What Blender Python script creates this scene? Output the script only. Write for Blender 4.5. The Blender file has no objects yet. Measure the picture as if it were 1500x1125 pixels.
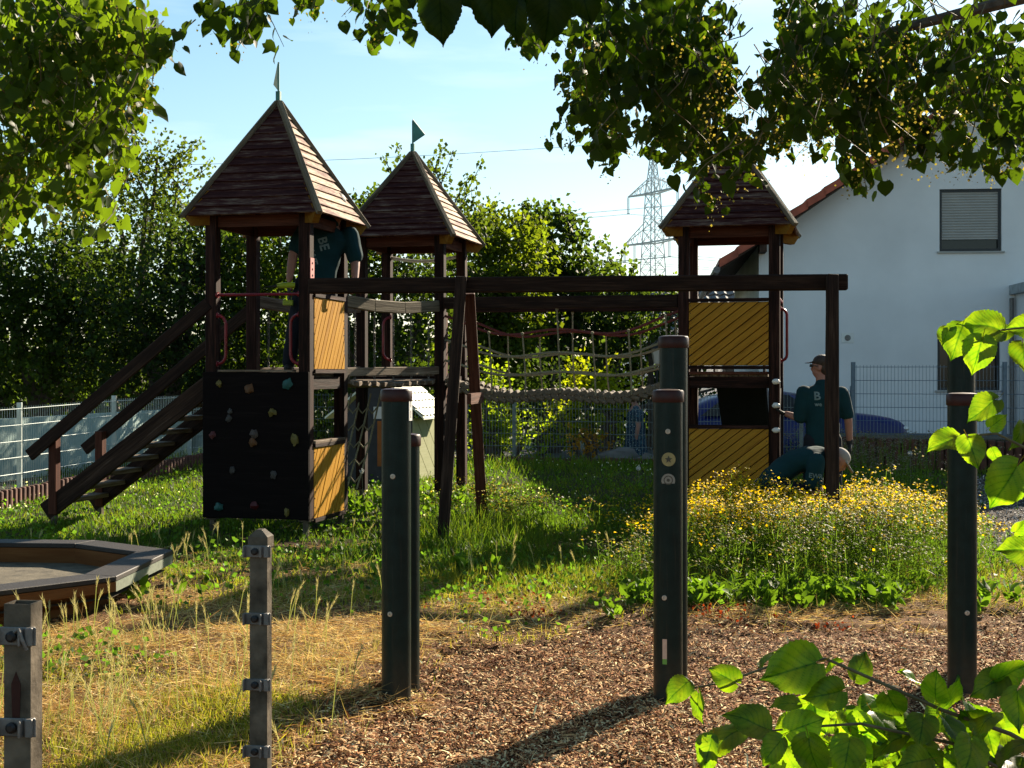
import bpy, bmesh, math, random
import numpy as np
from mathutils import Vector, Matrix, noise as mn
random.seed(7); rng = np.random.default_rng(11)
PI = math.pi; R = math.radians
sc = bpy.context.scene
col = sc.collection
FOC = 2050.0; CAMH = 1.6; HY = 545.0
def P(px, py, D): return Vector(((px-750)/FOC*D, D, CAMH-(py-HY)/FOC*D))
# ---------------------------------------------------------------- camera
cd = bpy.data.cameras.new('camera'); cam = bpy.data.objects.new('camera', cd); col.objects.link(cam)
cam.location = (0, 0, CAMH); cam.rotation_euler = (R(90), 0, 0)
cd.sensor_width = 36; cd.lens = 36*FOC/1500; cd.shift_y = -17.5/1500
cd.clip_start = 0.05; cd.clip_end = 6000
sc.camera = cam
# ---------------------------------------------------------------- light
SUN_AZ = 34.5; SUN_EL = 26.0
W = bpy.data.worlds.new('World'); sc.world = W; W.use_nodes = True
nt = W.node_tree; nt.nodes.clear()
out = nt.nodes.new('ShaderNodeOutputWorld'); bg = nt.nodes.new('ShaderNodeBackground')
sky = nt.nodes.new('ShaderNodeTexSky'); sky.sky_type = 'NISHITA'; sky.sun_disc = False
sky.sun_elevation = R(SUN_EL); sky.sun_rotation = R(SUN_AZ)
sky.air_density = 1.0; sky.dust_density = 0.35; sky.ozone_density = 1.6; sky.altitude = 150
# thin cirrus wisps, laid over the whole sky
tc = nt.nodes.new('ShaderNodeTexCoord'); mp = nt.nodes.new('ShaderNodeMapping')
mp.inputs['Scale'].default_value = (2.2, 2.2, 13.0); mp.inputs['Rotation'].default_value = (0.08, 0.05, 0.4)
nz = nt.nodes.new('ShaderNodeTexNoise'); nz.inputs['Scale'].default_value = 1.7; nz.inputs['Detail'].default_value = 6; nz.inputs['Roughness'].default_value = 0.55
cr = nt.nodes.new('ShaderNodeValToRGB'); cr.color_ramp.elements[0].position = 0.52; cr.color_ramp.elements[1].position = 0.85
cr.color_ramp.elements[0].color = (0, 0, 0, 1); cr.color_ramp.elements[1].color = (0.4, 0.4, 0.4, 1)
mx = nt.nodes.new('ShaderNodeMix'); mx.data_type = 'RGBA'
hs = nt.nodes.new('ShaderNodeHueSaturation'); hs.inputs['Hue'].default_value = 0.478; hs.inputs['Saturation'].default_value = 1.02
L = nt.links.new
L(tc.outputs['Generated'], mp.inputs['Vector']); L(mp.outputs[0], nz.inputs['Vector']); L(nz.outputs['Fac'], cr.inputs[0])
L(sky.outputs[0], hs.inputs['Color']); L(hs.outputs[0], mx.inputs[6]); L(cr.outputs[0], mx.inputs[0])
mx.inputs[7].default_value = (9.0, 9.8, 10.2, 1)
L(mx.outputs[2], bg.inputs[0]); L(bg.outputs[0], out.inputs[0])
bg.inputs[1].default_value = 0.05
sl = bpy.data.lights.new('sun', 'SUN'); sl.energy = 5.0; sl.angle = R(0.5); sl.color = (1.0, 0.86, 0.66)
so = bpy.data.objects.new('sun', sl); col.objects.link(so)
sd = Vector((math.sin(R(SUN_AZ))*math.cos(R(SUN_EL)), math.cos(R(SUN_AZ))*math.cos(R(SUN_EL)), math.sin(R(SUN_EL))))
so.rotation_euler = sd.to_track_quat('Z', 'Y').to_euler(); so.location = (20, 40, 30)
sc.view_settings.view_transform = 'Standard'; sc.view_settings.look = 'None'
sc.view_settings.exposure = 1.65; sc.view_settings.gamma = 1.0; sc.view_settings.use_curve_mapping = False
sc.cycles.max_bounces = 6; sc.cycles.transmission_bounces = 4; sc.cycles.transparent_max_bounces = 6; sc.cycles.diffuse_bounces = 3

# ---------------------------------------------------------------- helpers
def tag(o, label=None, cat=None, group=None, kind=None):
    if label: o['label'] = label
    if cat: o['category'] = cat
    if group: o['group'] = group
    if kind: o['kind'] = kind
    return o
def thing(name, loc, label, cat, group=None, rz=0):
    o = bpy.data.objects.new(name, None); col.objects.link(o); o.location = loc; o.rotation_euler = (0, 0, rz)
    o.empty_display_size = 0.2
    return tag(o, label, cat, group)
def root(o):
    while o.parent: o = o.parent
    return o
def link_mesh(name, me, mat, parent=None, local=False):
    if mat and not me.materials: me.materials.append(mat)
    o = bpy.data.objects.new(name, me); col.objects.link(o)
    if parent: o.parent = parent
    return o
Z = Vector((0, 0, 1))
class MB:
    def __init__(s): s.v = []; s.f = []; s.g = []
    def add(s, vs, fs, gs=None):
        n = len(s.v); s.v += [tuple(v) for v in vs]; s.f += [tuple(i+n for i in f) for f in fs]
        s.g += [tuple(g) for g in (gs if gs else vs)]; return s
    def beam(s, p0, p1, w, h, up=Z):
        p0 = Vector(p0); p1 = Vector(p1); d = (p1-p0); l = d.length; d = d/l
        up = Vector(up)
        if abs(d.dot(up)) > 0.99: up = Vector((0, 1, 0))
        a = d.cross(up).normalized(); b = a.cross(d)
        o = random.uniform(0, 9); vs = []; gs = []
        for e, t in ((p0, 0), (p1, l)):
            for x, y in ((-1, -1), (1, -1), (1, 1), (-1, 1)):
                vs.append(e+a*(x*w/2)+b*(y*h/2)); gs.append((t+o, x*w/2+o, y*h/2+o))
        return s.add(vs, [(0, 3, 2, 1), (4, 5, 6, 7), (0, 1, 5, 4), (1, 2, 6, 5), (2, 3, 7, 6), (3, 0, 4, 7)], gs)
    def box(s, c, sz, rz=0):
        c = Vector(c); m = Matrix.Rotation(rz, 3, 'Z'); vs = []
        for z in (-1, 1):
            for x, y in ((-1, -1), (1, -1), (1, 1), (-1, 1)):
                vs.append(c+m@Vector((x*sz[0]/2, y*sz[1]/2, z*sz[2]/2)))
        return s.add(vs, [(0, 3, 2, 1), (4, 5, 6, 7), (0, 1, 5, 4), (1, 2, 6, 5), (2, 3, 7, 6), (3, 0, 4, 7)])
    def prism(s, poly, t, gd=None):
        poly = [Vector(p) for p in poly]; t = Vector(t); n = len(poly)
        if gd is None: gd = (poly[1]-poly[0]).normalized()
        gd = Vector(gd); ac = gd.cross(t.normalized()); o = random.uniform(0, 9)
        vs = poly+[p+t for p in poly]
        gs = [(v.dot(gd)+o, v.dot(ac)+o, o) for v in vs]
        nrm = (poly[1]-poly[0]).cross(poly[2]-poly[1])
        fs = [tuple(range(n-1, -1, -1)), tuple(range(n, 2*n))]+[(i, (i+1) % n, n+(i+1) % n, n+i) for i in range(n)]
        if nrm.dot(t) < 0: fs = [tuple(reversed(f)) for f in fs]
        return s.add(vs, fs, gs)
    def tube(s, pts, r, n=8, cap=True, flat=1.0):
        pts = [Vector(p) for p in pts]; m = len(pts); rs = r if isinstance(r, (list, tuple)) else [r]*m
        vs = []; gs = []; acc = 0; ref = None; o = random.uniform(0, 5)
        for i, p in enumerate(pts):
            d = (pts[min(i+1, m-1)]-pts[max(i-1, 0)])
            d = d.normalized() if d.length > 1e-9 else Z.copy()
            if ref is None: ref = Vector((0, 0, 1)) if abs(d.z) < 0.9 else Vector((1, 0, 0))
            a = d.cross(ref).normalized(); b = a.cross(d).normalized(); ref = b
            if i: acc += (pts[i]-pts[i-1]).length
            for k in range(n):
                t = 2*PI*k/n; vs.append(p+a*(math.cos(t)*rs[i])+b*(math.sin(t)*rs[i]*flat)); gs.append((acc+o, math.cos(t)*rs[i]+o, math.sin(t)*rs[i]+o))
        fs = [(i*n+k, i*n+(k+1) % n, (i+1)*n+(k+1) % n, (i+1)*n+k) for i in range(m-1) for k in range(n)]
        fs = [tuple(reversed(f)) for f in fs]
        if cap: fs += [tuple(range(n)), tuple(range(m*n-1, (m-1)*n-1, -1))]
        return s.add(vs, fs, gs)
    def lathe(s, c, prof, n=20, axis=Z):
        c = Vector(c); q = Vector(axis).normalized(); a = q.orthogonal().normalized(); b = q.cross(a); vs = []
        for r, z in prof:
            for k in range(n): t = 2*PI*k/n; vs.append(c+q*z+a*(r*math.cos(t))+b*(r*math.sin(t)))
        m = len(prof)
        fs = [(i*n+k, i*n+(k+1) % n, (i+1)*n+(k+1) % n, (i+1)*n+k) for i in range(m-1) for k in range(n)]
        fs += [tuple(range(n-1, -1, -1)), tuple(range((m-1)*n, m*n))]
        return s.add(vs, fs)
    def blob(s, c, r, n=8, m=6, jit=0.0, rot=None):
        c = Vector(c); vs = []; rr = r if isinstance(r, (tuple, list)) else (r, r, r)
        sd_ = random.uniform(0, 99)
        for i in range(1, m):
            ph = PI*i/m
            for k in range(n):
                t = 2*PI*k/n; d = Vector((math.sin(ph)*math.cos(t), math.sin(ph)*math.sin(t), math.cos(ph)))
                f = 1+jit*mn.noise(d*1.7+Vector((sd_, 0, 0)))
                q = Vector((d.x*rr[0]*f, d.y*rr[1]*f, d.z*rr[2]*f))
                if rot is not None: q = rot@q
                vs.append(c+q)
        tp = Vector((0, 0, rr[2])); bt = -tp
        if rot is not None: tp = rot@tp; bt = rot@bt
        vs += [c+tp, c+bt]; T = (m-1)*n
        fs = [(i*n+k, (i+1)*n+k, (i+1)*n+(k+1) % n, i*n+(k+1) % n) for i in range(m-2) for k in range(n)]
        fs += [(T, k, (k+1) % n) for k in range(n)]+[(T+1, (m-2)*n+(k+1) % n, (m-2)*n+k) for k in range(n)]
        return s.add(vs, fs)
    def build(s, name, mat, parent=None, smooth=False, bev=0, local=False, org=None):
        o0 = Vector((0, 0, 0))
        if not local: o0 = root(parent).location.copy() if parent else (Vector(org) if org is not None else Vector((0, 0, 0)))
        me = bpy.data.meshes.new(name)
        me.from_pydata([(v[0]-o0.x, v[1]-o0.y, v[2]-o0.z) for v in s.v], [], s.f)
        at = me.attributes.new('g', 'FLOAT_VECTOR', 'POINT'); at.data.foreach_set('vector', np.array(s.g, dtype=np.float32).ravel())
        if smooth:
            me.polygons.foreach_set('use_smooth', [True]*len(me.polygons))
            me.set_sharp_from_angle(angle=R(40))
        o = link_mesh(name, me, mat, parent)
        if not parent and not local: o.location = o0
        if bev:
            b = o.modifiers.new('bevel', 'BEVEL'); b.width = bev; b.segments = 1; b.limit_method = 'ANGLE'
        return o
def np_mesh(name, V, F, mat, C=None, parent=None, smooth=False):
    V = np.asarray(V, np.float32)
    if parent: V = V-np.array(root(parent).location, np.float32)
    F = np.asarray(F, np.int32); k = F.shape[1]
    me = bpy.data.meshes.new(name); me.vertices.add(len(V)); me.vertices.foreach_set('co', V.ravel())
    me.loops.add(F.size); me.loops.foreach_set('vertex_index', F.ravel())
    me.polygons.add(len(F)); me.polygons.foreach_set('loop_start', np.arange(len(F), dtype=np.int32)*k)
    try: me.polygons.foreach_set('loop_total', np.full(len(F), k, np.int32))
    except Exception: pass
    if smooth: me.polygons.foreach_set('use_smooth', np.ones(len(F), bool))
    if C is not None:
        a = me.color_attributes.new('Col', 'FLOAT_COLOR', 'POINT')
        c = np.ones((len(V), 4), np.float32); c[:, :3] = C; a.data.foreach_set('color', c.ravel())
    me.update(calc_edges=True)
    return link_mesh(name, me, mat, parent)
def rots(N, dirs):
    """matrices whose columns are (side, dir, normal): template y runs along dirs, spun at random"""
    d = dirs/np.linalg.norm(dirs, axis=1, keepdims=True)
    r = rng.normal(size=(N, 3)); s = np.cross(d, r); s /= np.linalg.norm(s, axis=1, keepdims=True)
    n = np.cross(s, d); return np.stack([s, d, n], axis=2)
def scatter(name, tv, tf, pos, rot, sc_, colr, mat, parent=None, smooth=False, cvar=None):
    tv = np.asarray(tv, float); tf = np.asarray(tf); N = len(pos); k = len(tv)
    s = sc_ if np.ndim(sc_) == 2 else np.repeat(np.asarray(sc_)[:, None], 3, 1)
    V = np.einsum('nij,nkj->nki', rot, tv[None]*s[:, None, :])+pos[:, None, :]
    F = tf[None]+(np.arange(N)*k)[:, None, None]
    C = np.repeat(colr[:, None, :], k, 1)
    if cvar is not None: C = C*np.asarray(cvar)[None, :, None]
    return np_mesh(name, V.reshape(-1, 3), F.reshape(-1, tf.shape[1]), mat, C.reshape(-1, 3), parent, smooth)
def fb(x, y, s, seed=0):
    x = np.asarray(x)*s+seed*3.17; y = np.asarray(y)*s-seed*1.71
    r = np.sin(x*1.3+1.7*np.sin(y*.9+seed))+np.sin(y*1.5+1.3*np.sin(x*1.1+2))
    r = r+.6*np.sin(2.3*x+2.9*y+1.2*np.sin(3.1*x))+.5*np.sin(4.7*x-3.9*y+seed)+.35*np.sin(7.9*y+6.1*x+2*np.sin(y*2))
    return r/3.2
# ---------------------------------------------------------------- materials
def new_mat(name):
    m = bpy.data.materials.new(name); m.use_nodes = True; t = m.node_tree; t.nodes.clear()
    o = t.nodes.new('ShaderNodeOutputMaterial'); b = t.nodes.new('ShaderNodeBsdfPrincipled'); t.links.new(b.outputs[0], o.inputs[0])
    return m, t, b, o
def N(t, ty, **k):
    n = t.nodes.new(ty)
    for a, v in k.items(): setattr(n, a, v)
    return n
def ramp(t, fac, stops):
    r = N(t, 'ShaderNodeValToRGB'); e = r.color_ramp.elements
    while len(e) < len(stops): e.new(0.5)
    for i, (p, c) in enumerate(stops): e[i].position = p; e[i].color = (c[0], c[1], c[2], 1)
    t.links.new(fac, r.inputs[0]); return r.outputs[0]
def bump(t, b, h, s=0.3, d=0.01):
    n = N(t, 'ShaderNodeBump'); n.inputs['Strength'].default_value = s; n.inputs['Distance'].default_value = d
    t.links.new(h, n.inputs['Height']); t.links.new(n.outputs[0], b.inputs['Normal'])
def noise(t, scale, detail=4, vec=None, rough=0.55):
    n = N(t, 'ShaderNodeTexNoise'); n.inputs['Scale'].default_value = scale; n.inputs['Detail'].default_value = detail; n.inputs['Roughness'].default_value = rough
    if vec is None: c = N(t, 'ShaderNodeTexCoord'); vec = c.outputs['Object']
    t.links.new(vec, n.inputs['Vector']); return n.outputs['Fac']
def plain(name, c, rough=0.6, metal=0.0, var=0.25, scale=8, bmp=0.15, spec=0.4, coat=0.0):
    m, t, b, o = new_mat(name); f = noise(t, scale, 6)
    lo = [x*(1-var) for x in c]; hi = [min(1, x*(1+var)) for x in c]
    t.links.new(ramp(t, f, [(0.3, lo), (0.7, hi)]), b.inputs['Base Color'])
    b.inputs['Roughness'].default_value = rough; b.inputs['Metallic'].default_value = metal
    b.inputs['Specular IOR Level'].default_value = spec; b.inputs['Coat Weight'].default_value = coat
    if bmp: bump(t, b, noise(t, scale*6, 4), bmp, 0.004)
    return m
def wood(name, stops, gs=(1.6, 26, 26), fine=(4, 110, 110), rough=0.75, bs=0.5, rnd=0.25):
    """grain runs along the attribute g.x"""
    m, t, b, o = new_mat(name)
    a = N(t, 'ShaderNodeAttribute', attribute_name='g'); oi = N(t, 'ShaderNodeObjectInfo')
    ad = N(t, 'ShaderNodeVectorMath', operation='ADD'); t.links.new(a.outputs['Vector'], ad.inputs[0])
    cb = N(t, 'ShaderNodeVectorMath', operation='SCALE'); cb.inputs[0].default_value = (7, 3, 5); t.links.new(oi.outputs['Random'], cb.inputs['Scale']); t.links.new(cb.outputs[0], ad.inputs[1])
    def nn(sv, det=5, r=0.6):
        mp = N(t, 'ShaderNodeMapping'); mp.inputs['Scale'].default_value = sv; t.links.new(ad.outputs[0], mp.inputs['Vector'])
        return noise(t, 1.0, det, mp.outputs[0], r)
    f1 = nn(gs); f2 = nn(fine); 
    mm = N(t, 'ShaderNodeMath', operation='MULTIPLY_ADD'); mm.inputs[1].default_value = 0.45; t.links.new(f2, mm.inputs[0])
    m2 = N(t, 'ShaderNodeMath', operation='MULTIPLY'); m2.inputs[1].default_value = 0.6; t.links.new(f1, m2.inputs[0]); t.links.new(m2.outputs[0], mm.inputs[2])
    rr = N(t, 'ShaderNodeMath', operation='MULTIPLY_ADD'); rr.inputs[1].default_value = rnd*0.3; t.links.new(oi.outputs['Random'], rr.inputs[0]); t.links.new(mm.outputs[0], rr.inputs[2])
    t.links.new(ramp(t, rr.outputs[0], stops), b.inputs['Base Color'])
    b.inputs['Roughness'].default_value = rough; b.inputs['Specular IOR Level'].default_value = 0.12
    bump(t, b, mm.outputs[0], bs, 0.012)
    return m
def leafm(name, tr=0.5, gl=0.5, tint=(1.0, 1.0, 0.45), boost=2.2, rnd=0.0, sp=0.12):
    """thin leaf: reflects its colour, lets through a yellower one"""
    m, t, b, o = new_mat(name); a = N(t, 'ShaderNodeAttribute', attribute_name='Col')
    c = a.outputs['Color']
    if rnd:
        oi = N(t, 'ShaderNodeObjectInfo'); h = N(t, 'ShaderNodeHueSaturation'); t.links.new(c, h.inputs['Color'])
        mr = N(t, 'ShaderNodeMapRange'); mr.inputs['To Min'].default_value = 1-rnd; mr.inputs['To Max'].default_value = 1+rnd
        t.links.new(oi.outputs['Random'], mr.inputs['Value']); t.links.new(mr.outputs[0], h.inputs['Value']); c = h.outputs[0]
    t.links.new(c, b.inputs['Base Color']); b.inputs['Roughness'].default_value = gl; b.inputs['Specular IOR Level'].default_value = sp
    tb = N(t, 'ShaderNodeBsdfTranslucent'); mu = N(t, 'ShaderNodeVectorMath', operation='MULTIPLY')
    mu.inputs[1].default_value = tuple(x*boost for x in tint); t.links.new(c, mu.inputs[0]); t.links.new(mu.outputs[0], tb.inputs[0])
    ms = N(t, 'ShaderNodeMixShader'); ms.inputs[0].default_value = tr
    t.links.new(b.outputs[0], ms.inputs[1]); t.links.new(tb.outputs[0], ms.inputs[2]); t.links.new(ms.outputs[0], o.inputs[0])
    return m
M = {}
M['dark_wood'] = wood('stained_wood', [(0.3, (0.004, 0.002, 0.0015)), (0.52, (0.011, 0.0045, 0.003)), (0.66, (0.045, 0.018, 0.013)), (0.85, (0.13, 0.075, 0.055))])
M['red_wood'] = wood('red_brown_wood', [(0.25, (0.015, 0.005, 0.003)), (0.5, (0.05, 0.016, 0.009)), (0.75, (0.12, 0.045, 0.028))])
M['beam_wood'] = wood('weathered_beam_wood', [(0.3, (0.006, 0.003, 0.002)), (0.52, (0.018, 0.009, 0.006)), (0.66, (0.045, 0.025, 0.016)), (0.85, (0.13, 0.09, 0.065))])
M['grey_wood'] = wood('grey_weathered_wood', [(0.28, (0.02, 0.011, 0.008)), (0.5, (0.09, 0.062, 0.042)), (0.75, (0.30, 0.24, 0.18))])
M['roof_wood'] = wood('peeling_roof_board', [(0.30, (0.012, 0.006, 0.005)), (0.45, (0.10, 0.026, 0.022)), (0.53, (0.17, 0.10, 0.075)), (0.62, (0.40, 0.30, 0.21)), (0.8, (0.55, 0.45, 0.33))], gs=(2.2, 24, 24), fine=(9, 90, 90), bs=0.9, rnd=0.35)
M['roof_shaded'] = wood('shaded_roof_board', [(0.34, (0.006, 0.004, 0.004)), (0.5, (0.032, 0.008, 0.008)), (0.6, (0.055, 0.02, 0.016)), (0.68, (0.13, 0.085, 0.062)), (0.85, (0.26, 0.19, 0.14))], gs=(2.2, 24, 24), fine=(9, 90, 90), bs=0.9, rnd=0.3)  # same peeling boards, darkened: shade put into the colour
M['trim_wood'] = wood('pale_trim_wood', [(0.3, (0.02, 0.015, 0.01)), (0.5, (0.08, 0.062, 0.04)), (0.72, (0.22, 0.18, 0.12))])
M['yellow_wood'] = wood('yellow_painted_board', [(0.30, (0.05, 0.022, 0.006)), (0.44, (0.32, 0.15, 0.012)), (0.8, (0.48, 0.25, 0.025))], rough=0.5, bs=0.35, rnd=0.5)
M['ochre'] = wood('ochre_painted_rafter', [(0.3, (0.05, 0.022, 0.004)), (0.5, (0.17, 0.075, 0.008)), (0.8, (0.24, 0.12, 0.012))])
M['red_paint'] = plain('red_paint', (0.17, 0.008, 0.014), 0.35)
M['pink_plate'] = plain('faded_red_plate', (0.55, 0.2, 0.18), 0.5)
M['wall_black'] = wood('dark_climbing_board', [(0.2, (0.003, 0.002, 0.002)), (0.6, (0.006, 0.004, 0.004)), (0.85, (0.014, 0.010, 0.009))], rough=0.95, bs=0.2)
M['green_post'] = plain('green_grey_powder_coat', (0.006, 0.016, 0.0145), 0.32, 0.0, 0.3, 14, 0.35, 0.14)
_m = M['green_post']; _t = _m.node_tree; _b = [n for n in _t.nodes if n.type == 'BSDF_PRINCIPLED'][0]; _r = _b.inputs['Base Color'].links[0].from_socket
_c = N(_t, 'ShaderNodeTexCoord'); _s = N(_t, 'ShaderNodeSeparateXYZ'); _t.links.new(_c.outputs['Object'], _s.inputs[0])
_mr = N(_t, 'ShaderNodeMapRange'); _mr.inputs['From Min'].default_value = .30; _mr.inputs['From Max'].default_value = 0.0; _t.links.new(_s.outputs['Z'], _mr.inputs['Value'])
_nz = noise(_t, 26, 7, None, .7); _mu = N(_t, 'ShaderNodeMath', operation='MULTIPLY'); _t.links.new(_mr.outputs[0], _mu.inputs[0]); _t.links.new(_nz, _mu.inputs[1])
_mp = N(_t, 'ShaderNodeMapping'); _mp.inputs['Scale'].default_value = (60, 60, 2.2); _t.links.new(_c.outputs['Object'], _mp.inputs['Vector']); _st = ramp(_t, noise(_t, 1.0, 5, _mp.outputs[0], .65), [(.58, (0, 0, 0)), (.78, (.5, .5, .5))])
_mx0 = N(_t, 'ShaderNodeMath', operation='MAXIMUM'); _t.links.new(_mu.outputs[0], _mx0.inputs[0]); _t.links.new(_st, _mx0.inputs[1])
_mx = N(_t, 'ShaderNodeMix', data_type='RGBA'); _t.links.new(_mx0.outputs[0], _mx.inputs[0]); _t.links.new(_r, _mx.inputs[6]); _mx.inputs[7].default_value = (.06, .048, .035, 1); _t.links.new(_mx.outputs[2], _b.inputs['Base Color'])
M['cap'] = plain('red_brown_cap', (0.03, 0.007, 0.006), 0.42, 0, .3, 20, .15, .25)
M['galv'] = plain('galvanised_steel', (0.10, 0.082, 0.06), 0.65, 0.0, 0.6, 16, 0.5, 0.08)
M['metal'] = plain('dull_steel', (0.16, 0.15, 0.14), 0.55, 0.3, 0.4, 30, 0.2)
M['fence_green'] = plain('fence_galvanised', (0.42, 0.47, 0.45), 0.4, 0.3, 0.15, 20, 0.1)
M['fence_mid'] = plain('fence_dull_galvanised', (0.16, 0.19, 0.18), 0.5, 0.1, 0.2, 20, 0.1, 0.2)
M['fence_dark'] = plain('fence_blue_grey_paint', (0.10, 0.15, 0.2), 0.4, 0.2, 0.15, 20, 0.1)
M['rope'] = plain('weathered_rope', (0.24, 0.21, 0.13), 0.9, 0, .4, 60, .5)
M['rope_red'] = plain('red_rope', (0.14, 0.03, 0.025), 0.9, 0, .4, 60, .5)
M['flag'] = plain('teal_flag_paint', (0.03, 0.16, 0.13), 0.5)
M['flag_y'] = plain('faded_yellow_flag_paint', (0.42, 0.38, 0.2), 0.5)
M['black'] = plain('black_plastic', (0.012, 0.012, 0.013), 0.4, var=.1, bmp=0)
M['white'] = plain('white_plastic', (0.7, 0.69, 0.66), 0.5, var=.05, bmp=0)
M['slide'] = plain('dark_grey_laminate', (0.03, 0.03, 0.035), 0.5)
M['bark'] = plain('bark', (0.075, 0.055, 0.04), 0.9, 0, 0.5, 18, 1.0)
M['twig'] = plain('twig_bark', (0.11, 0.085, 0.04), 0.7, 0, 0.4, 40, .3)
# ---------------------------------------------------------------- ground shape
def sst(a, b, x):
    t = np.clip((np.asarray(x, float)-a)/(b-a), 0, 1); return t*t*(3-2*t)
def in_poly(x, y, poly):
    x = np.asarray(x, float); y = np.asarray(y, float); r = np.zeros(x.shape, bool); n = len(poly)
    for i in range(n):
        x0, y0 = poly[i]; x1, y1 = poly[(i+1) % n]
        c = ((y0 > y) != (y1 > y)) & (x < (x1-x0)*(y-y0)/((y1-y0) if y1 != y0 else 1e-9)+x0); r ^= c
    return r
CH = [(-2.2, 3.0), (-1.13, 5.66), (-0.66, 6.9), (-0.55, 8.1), (-0.1, 8.55), (0.62, 9.1), (1.7, 8.9), (3.0, 8.95), (3.9, 9.6), (4.05, 11.0), (4.3, 12.8), (6.2, 19.6), (13, 20), (13, 3)]
def chipw(x, y):
    jx = x+.2*fb(x, y, 2.1, 1)+.10*fb(x, y, 7, 6); jy = y+.2*fb(x, y, 1.7, 2)+.12*fb(x, y, 8, 7)
    w = np.zeros(np.shape(jx))
    for dx, dy in ((0, 0), (.22, 0), (-.22, 0), (0, .3), (0, -.3)): w = w+in_poly(jx+dx, jy+dy, CH)/5.0
    return w
def gz(x, y):
    x = np.asarray(x, float); y = np.asarray(y, float)
    z = 0.17*sst(13, 21, y)+0.025*fb(x, y, .7, 3)+0.012*fb(x, y, 2.6, 4)
    c = chipw(x, y)*(1-sst(9.5, 11, y))
    z = z-0.05*c+0.012*c*fb(x, y, 5, 9)+.007*c*fb(x, y, 14, 3)
    mound = 0.06*np.exp(-((x+1.2)**2/1.6+(y-7.6)**2/1.8))
    z = z+mound*(1-c)
    return z-0.3*sst(23.4, 24.6, y)
def gzf(x, y): return float(gz(np.array([x]), np.array([y]))[0])
# soil types
def kinds(x, y):
    """chips, straw, green weights at ground points"""
    c = chipw(x, y)
    far = sst(9.4, 11.6, y+.5*fb(x, y, 1.1, 5)+.35*(x < -1.2)*(-1)+.25*fb(x, y, 3.3, 12))
    patch = sst(.15, .6, fb(x, y, 1.5, 6))
    green = np.clip(far+.45*patch*(1-far), 0, 1)
    bl = np.exp(-((x+1.45)**2/.16+(y-6.0)**2/.35)); green = np.clip(green+bl*.9, 0, 1)
    br = np.exp(-((x-.15)**2/.9+(y-9.9)**2/.5)); green = np.clip(green+br*.5, 0, 1)
    bare = np.exp(-((x-1.1)**2/.7+(y-12.75)**2/.10))+.7*np.exp(-((x+1.6)**2/.8+(y-13.1)**2/.12))+.75*np.exp(-((x+1.4)**2/.9+(y-11.1)**2/.12))+.55*np.exp(-((x+3.3)**2/.5+(y-12.6)**2/.06))+.5*sst(.25, .7, fb(x, y, 2.4, 77))*(y < 14)
    green = green*(1-np.clip(bare, 0, 1))
    return c, (1-c)*(1-green), (1-c)*green, bare
# ---------------------------------------------------------------- ground sheet
def ground():
    xs = np.concatenate([np.linspace(-16, -6.2, 50), np.linspace(-6, 8, 300), np.linspace(8.2, 18, 50)])
    ys = np.concatenate([np.linspace(-8, 4.2, 40), np.linspace(4.3, 14, 290), np.linspace(14.1, 25, 120)])
    X, Y = np.meshgrid(xs, ys); V = np.stack([X, Y, gz(X, Y)], -1).reshape(-1, 3)
    nx = len(xs); ny = len(ys); i = np.arange(ny-1)[:, None]*nx+np.arange(nx-1)[None]
    F = np.stack([i, i+1, i+nx+1, i+nx], -1).reshape(-1, 4)
    x = V[:, 0]; y = V[:, 1]; c, s, g, b = kinds(x, y)
    C = c[:, None]*np.array([.15, .075, .038])+s[:, None]*np.array([.20, .115, .055])+g[:, None]*np.array([.05, .055, .018])
    C = C*(1-.75*np.clip(b, 0, 1)[:, None])*(1+.25*fb(x, y, 4, 8))[:, None]
    far = sst(9.8, 12.5, y)*c; C = C*(1-far[:, None])+far[:, None]*np.array([.10, .085, .075])
    m, t, bs, o = new_mat('soil_and_turf'); a = N(t, 'ShaderNodeAttribute', attribute_name='Col')
    f = noise(t, 38, 8, None, .7); mr = ramp(t, f, [(.3, (.45, .42, .4)), (.7, (1.35, 1.3, 1.2))])
    mu = N(t, 'ShaderNodeVectorMath', operation='MULTIPLY'); t.links.new(a.outputs['Color'], mu.inputs[0]); t.links.new(mr, mu.inputs[1])
    t.links.new(mu.outputs[0], bs.inputs['Base Color']); bs.inputs['Roughness'].default_value = .95; bs.inputs['Specular IOR Level'].default_value = .1
    bump(t, bs, noise(t, 70, 6, None, .7), 1.0, .03)
    tag(np_mesh('ground', V, F, m, C, smooth=True), kind='structure')
    mb = MB(); g = 3000
    mb.add([(-g, -g, -.33), (g, -g, -.33), (g, g, -.33), (-g, g, -.33)], [(0, 1, 2, 3)])
    tag(mb.build('surrounding_land', plain('distant_land', (.06, .07, .03), .95, 0, .4, .02, 0)), kind='structure')
    mb = MB(); mb.box((8, 27.3, -.2), (60, 6.6, .2)); tag(mb.build('road', plain('asphalt', (.06, .06, .062), .85, 0, .2, 2, .3)), kind='structure')
    # low far hills
    mb = MB(); vs = []; n = 90
    for i in range(n+1):
        x = -900+1800*i/n; h = 16+9*math.sin(i*.21)+5*math.sin(i*.53+1)
        vs += [(x, 900, -.4), (x, 990, h), (x, 1150, h*.9)]
    fs = []
    for i in range(n): fs += [(3*i, 3*i+3, 3*i+4, 3*i+1), (3*i+1, 3*i+4, 3*i+5, 3*i+2)]
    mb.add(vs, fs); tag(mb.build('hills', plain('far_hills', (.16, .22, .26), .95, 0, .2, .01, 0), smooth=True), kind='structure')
ground()
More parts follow.
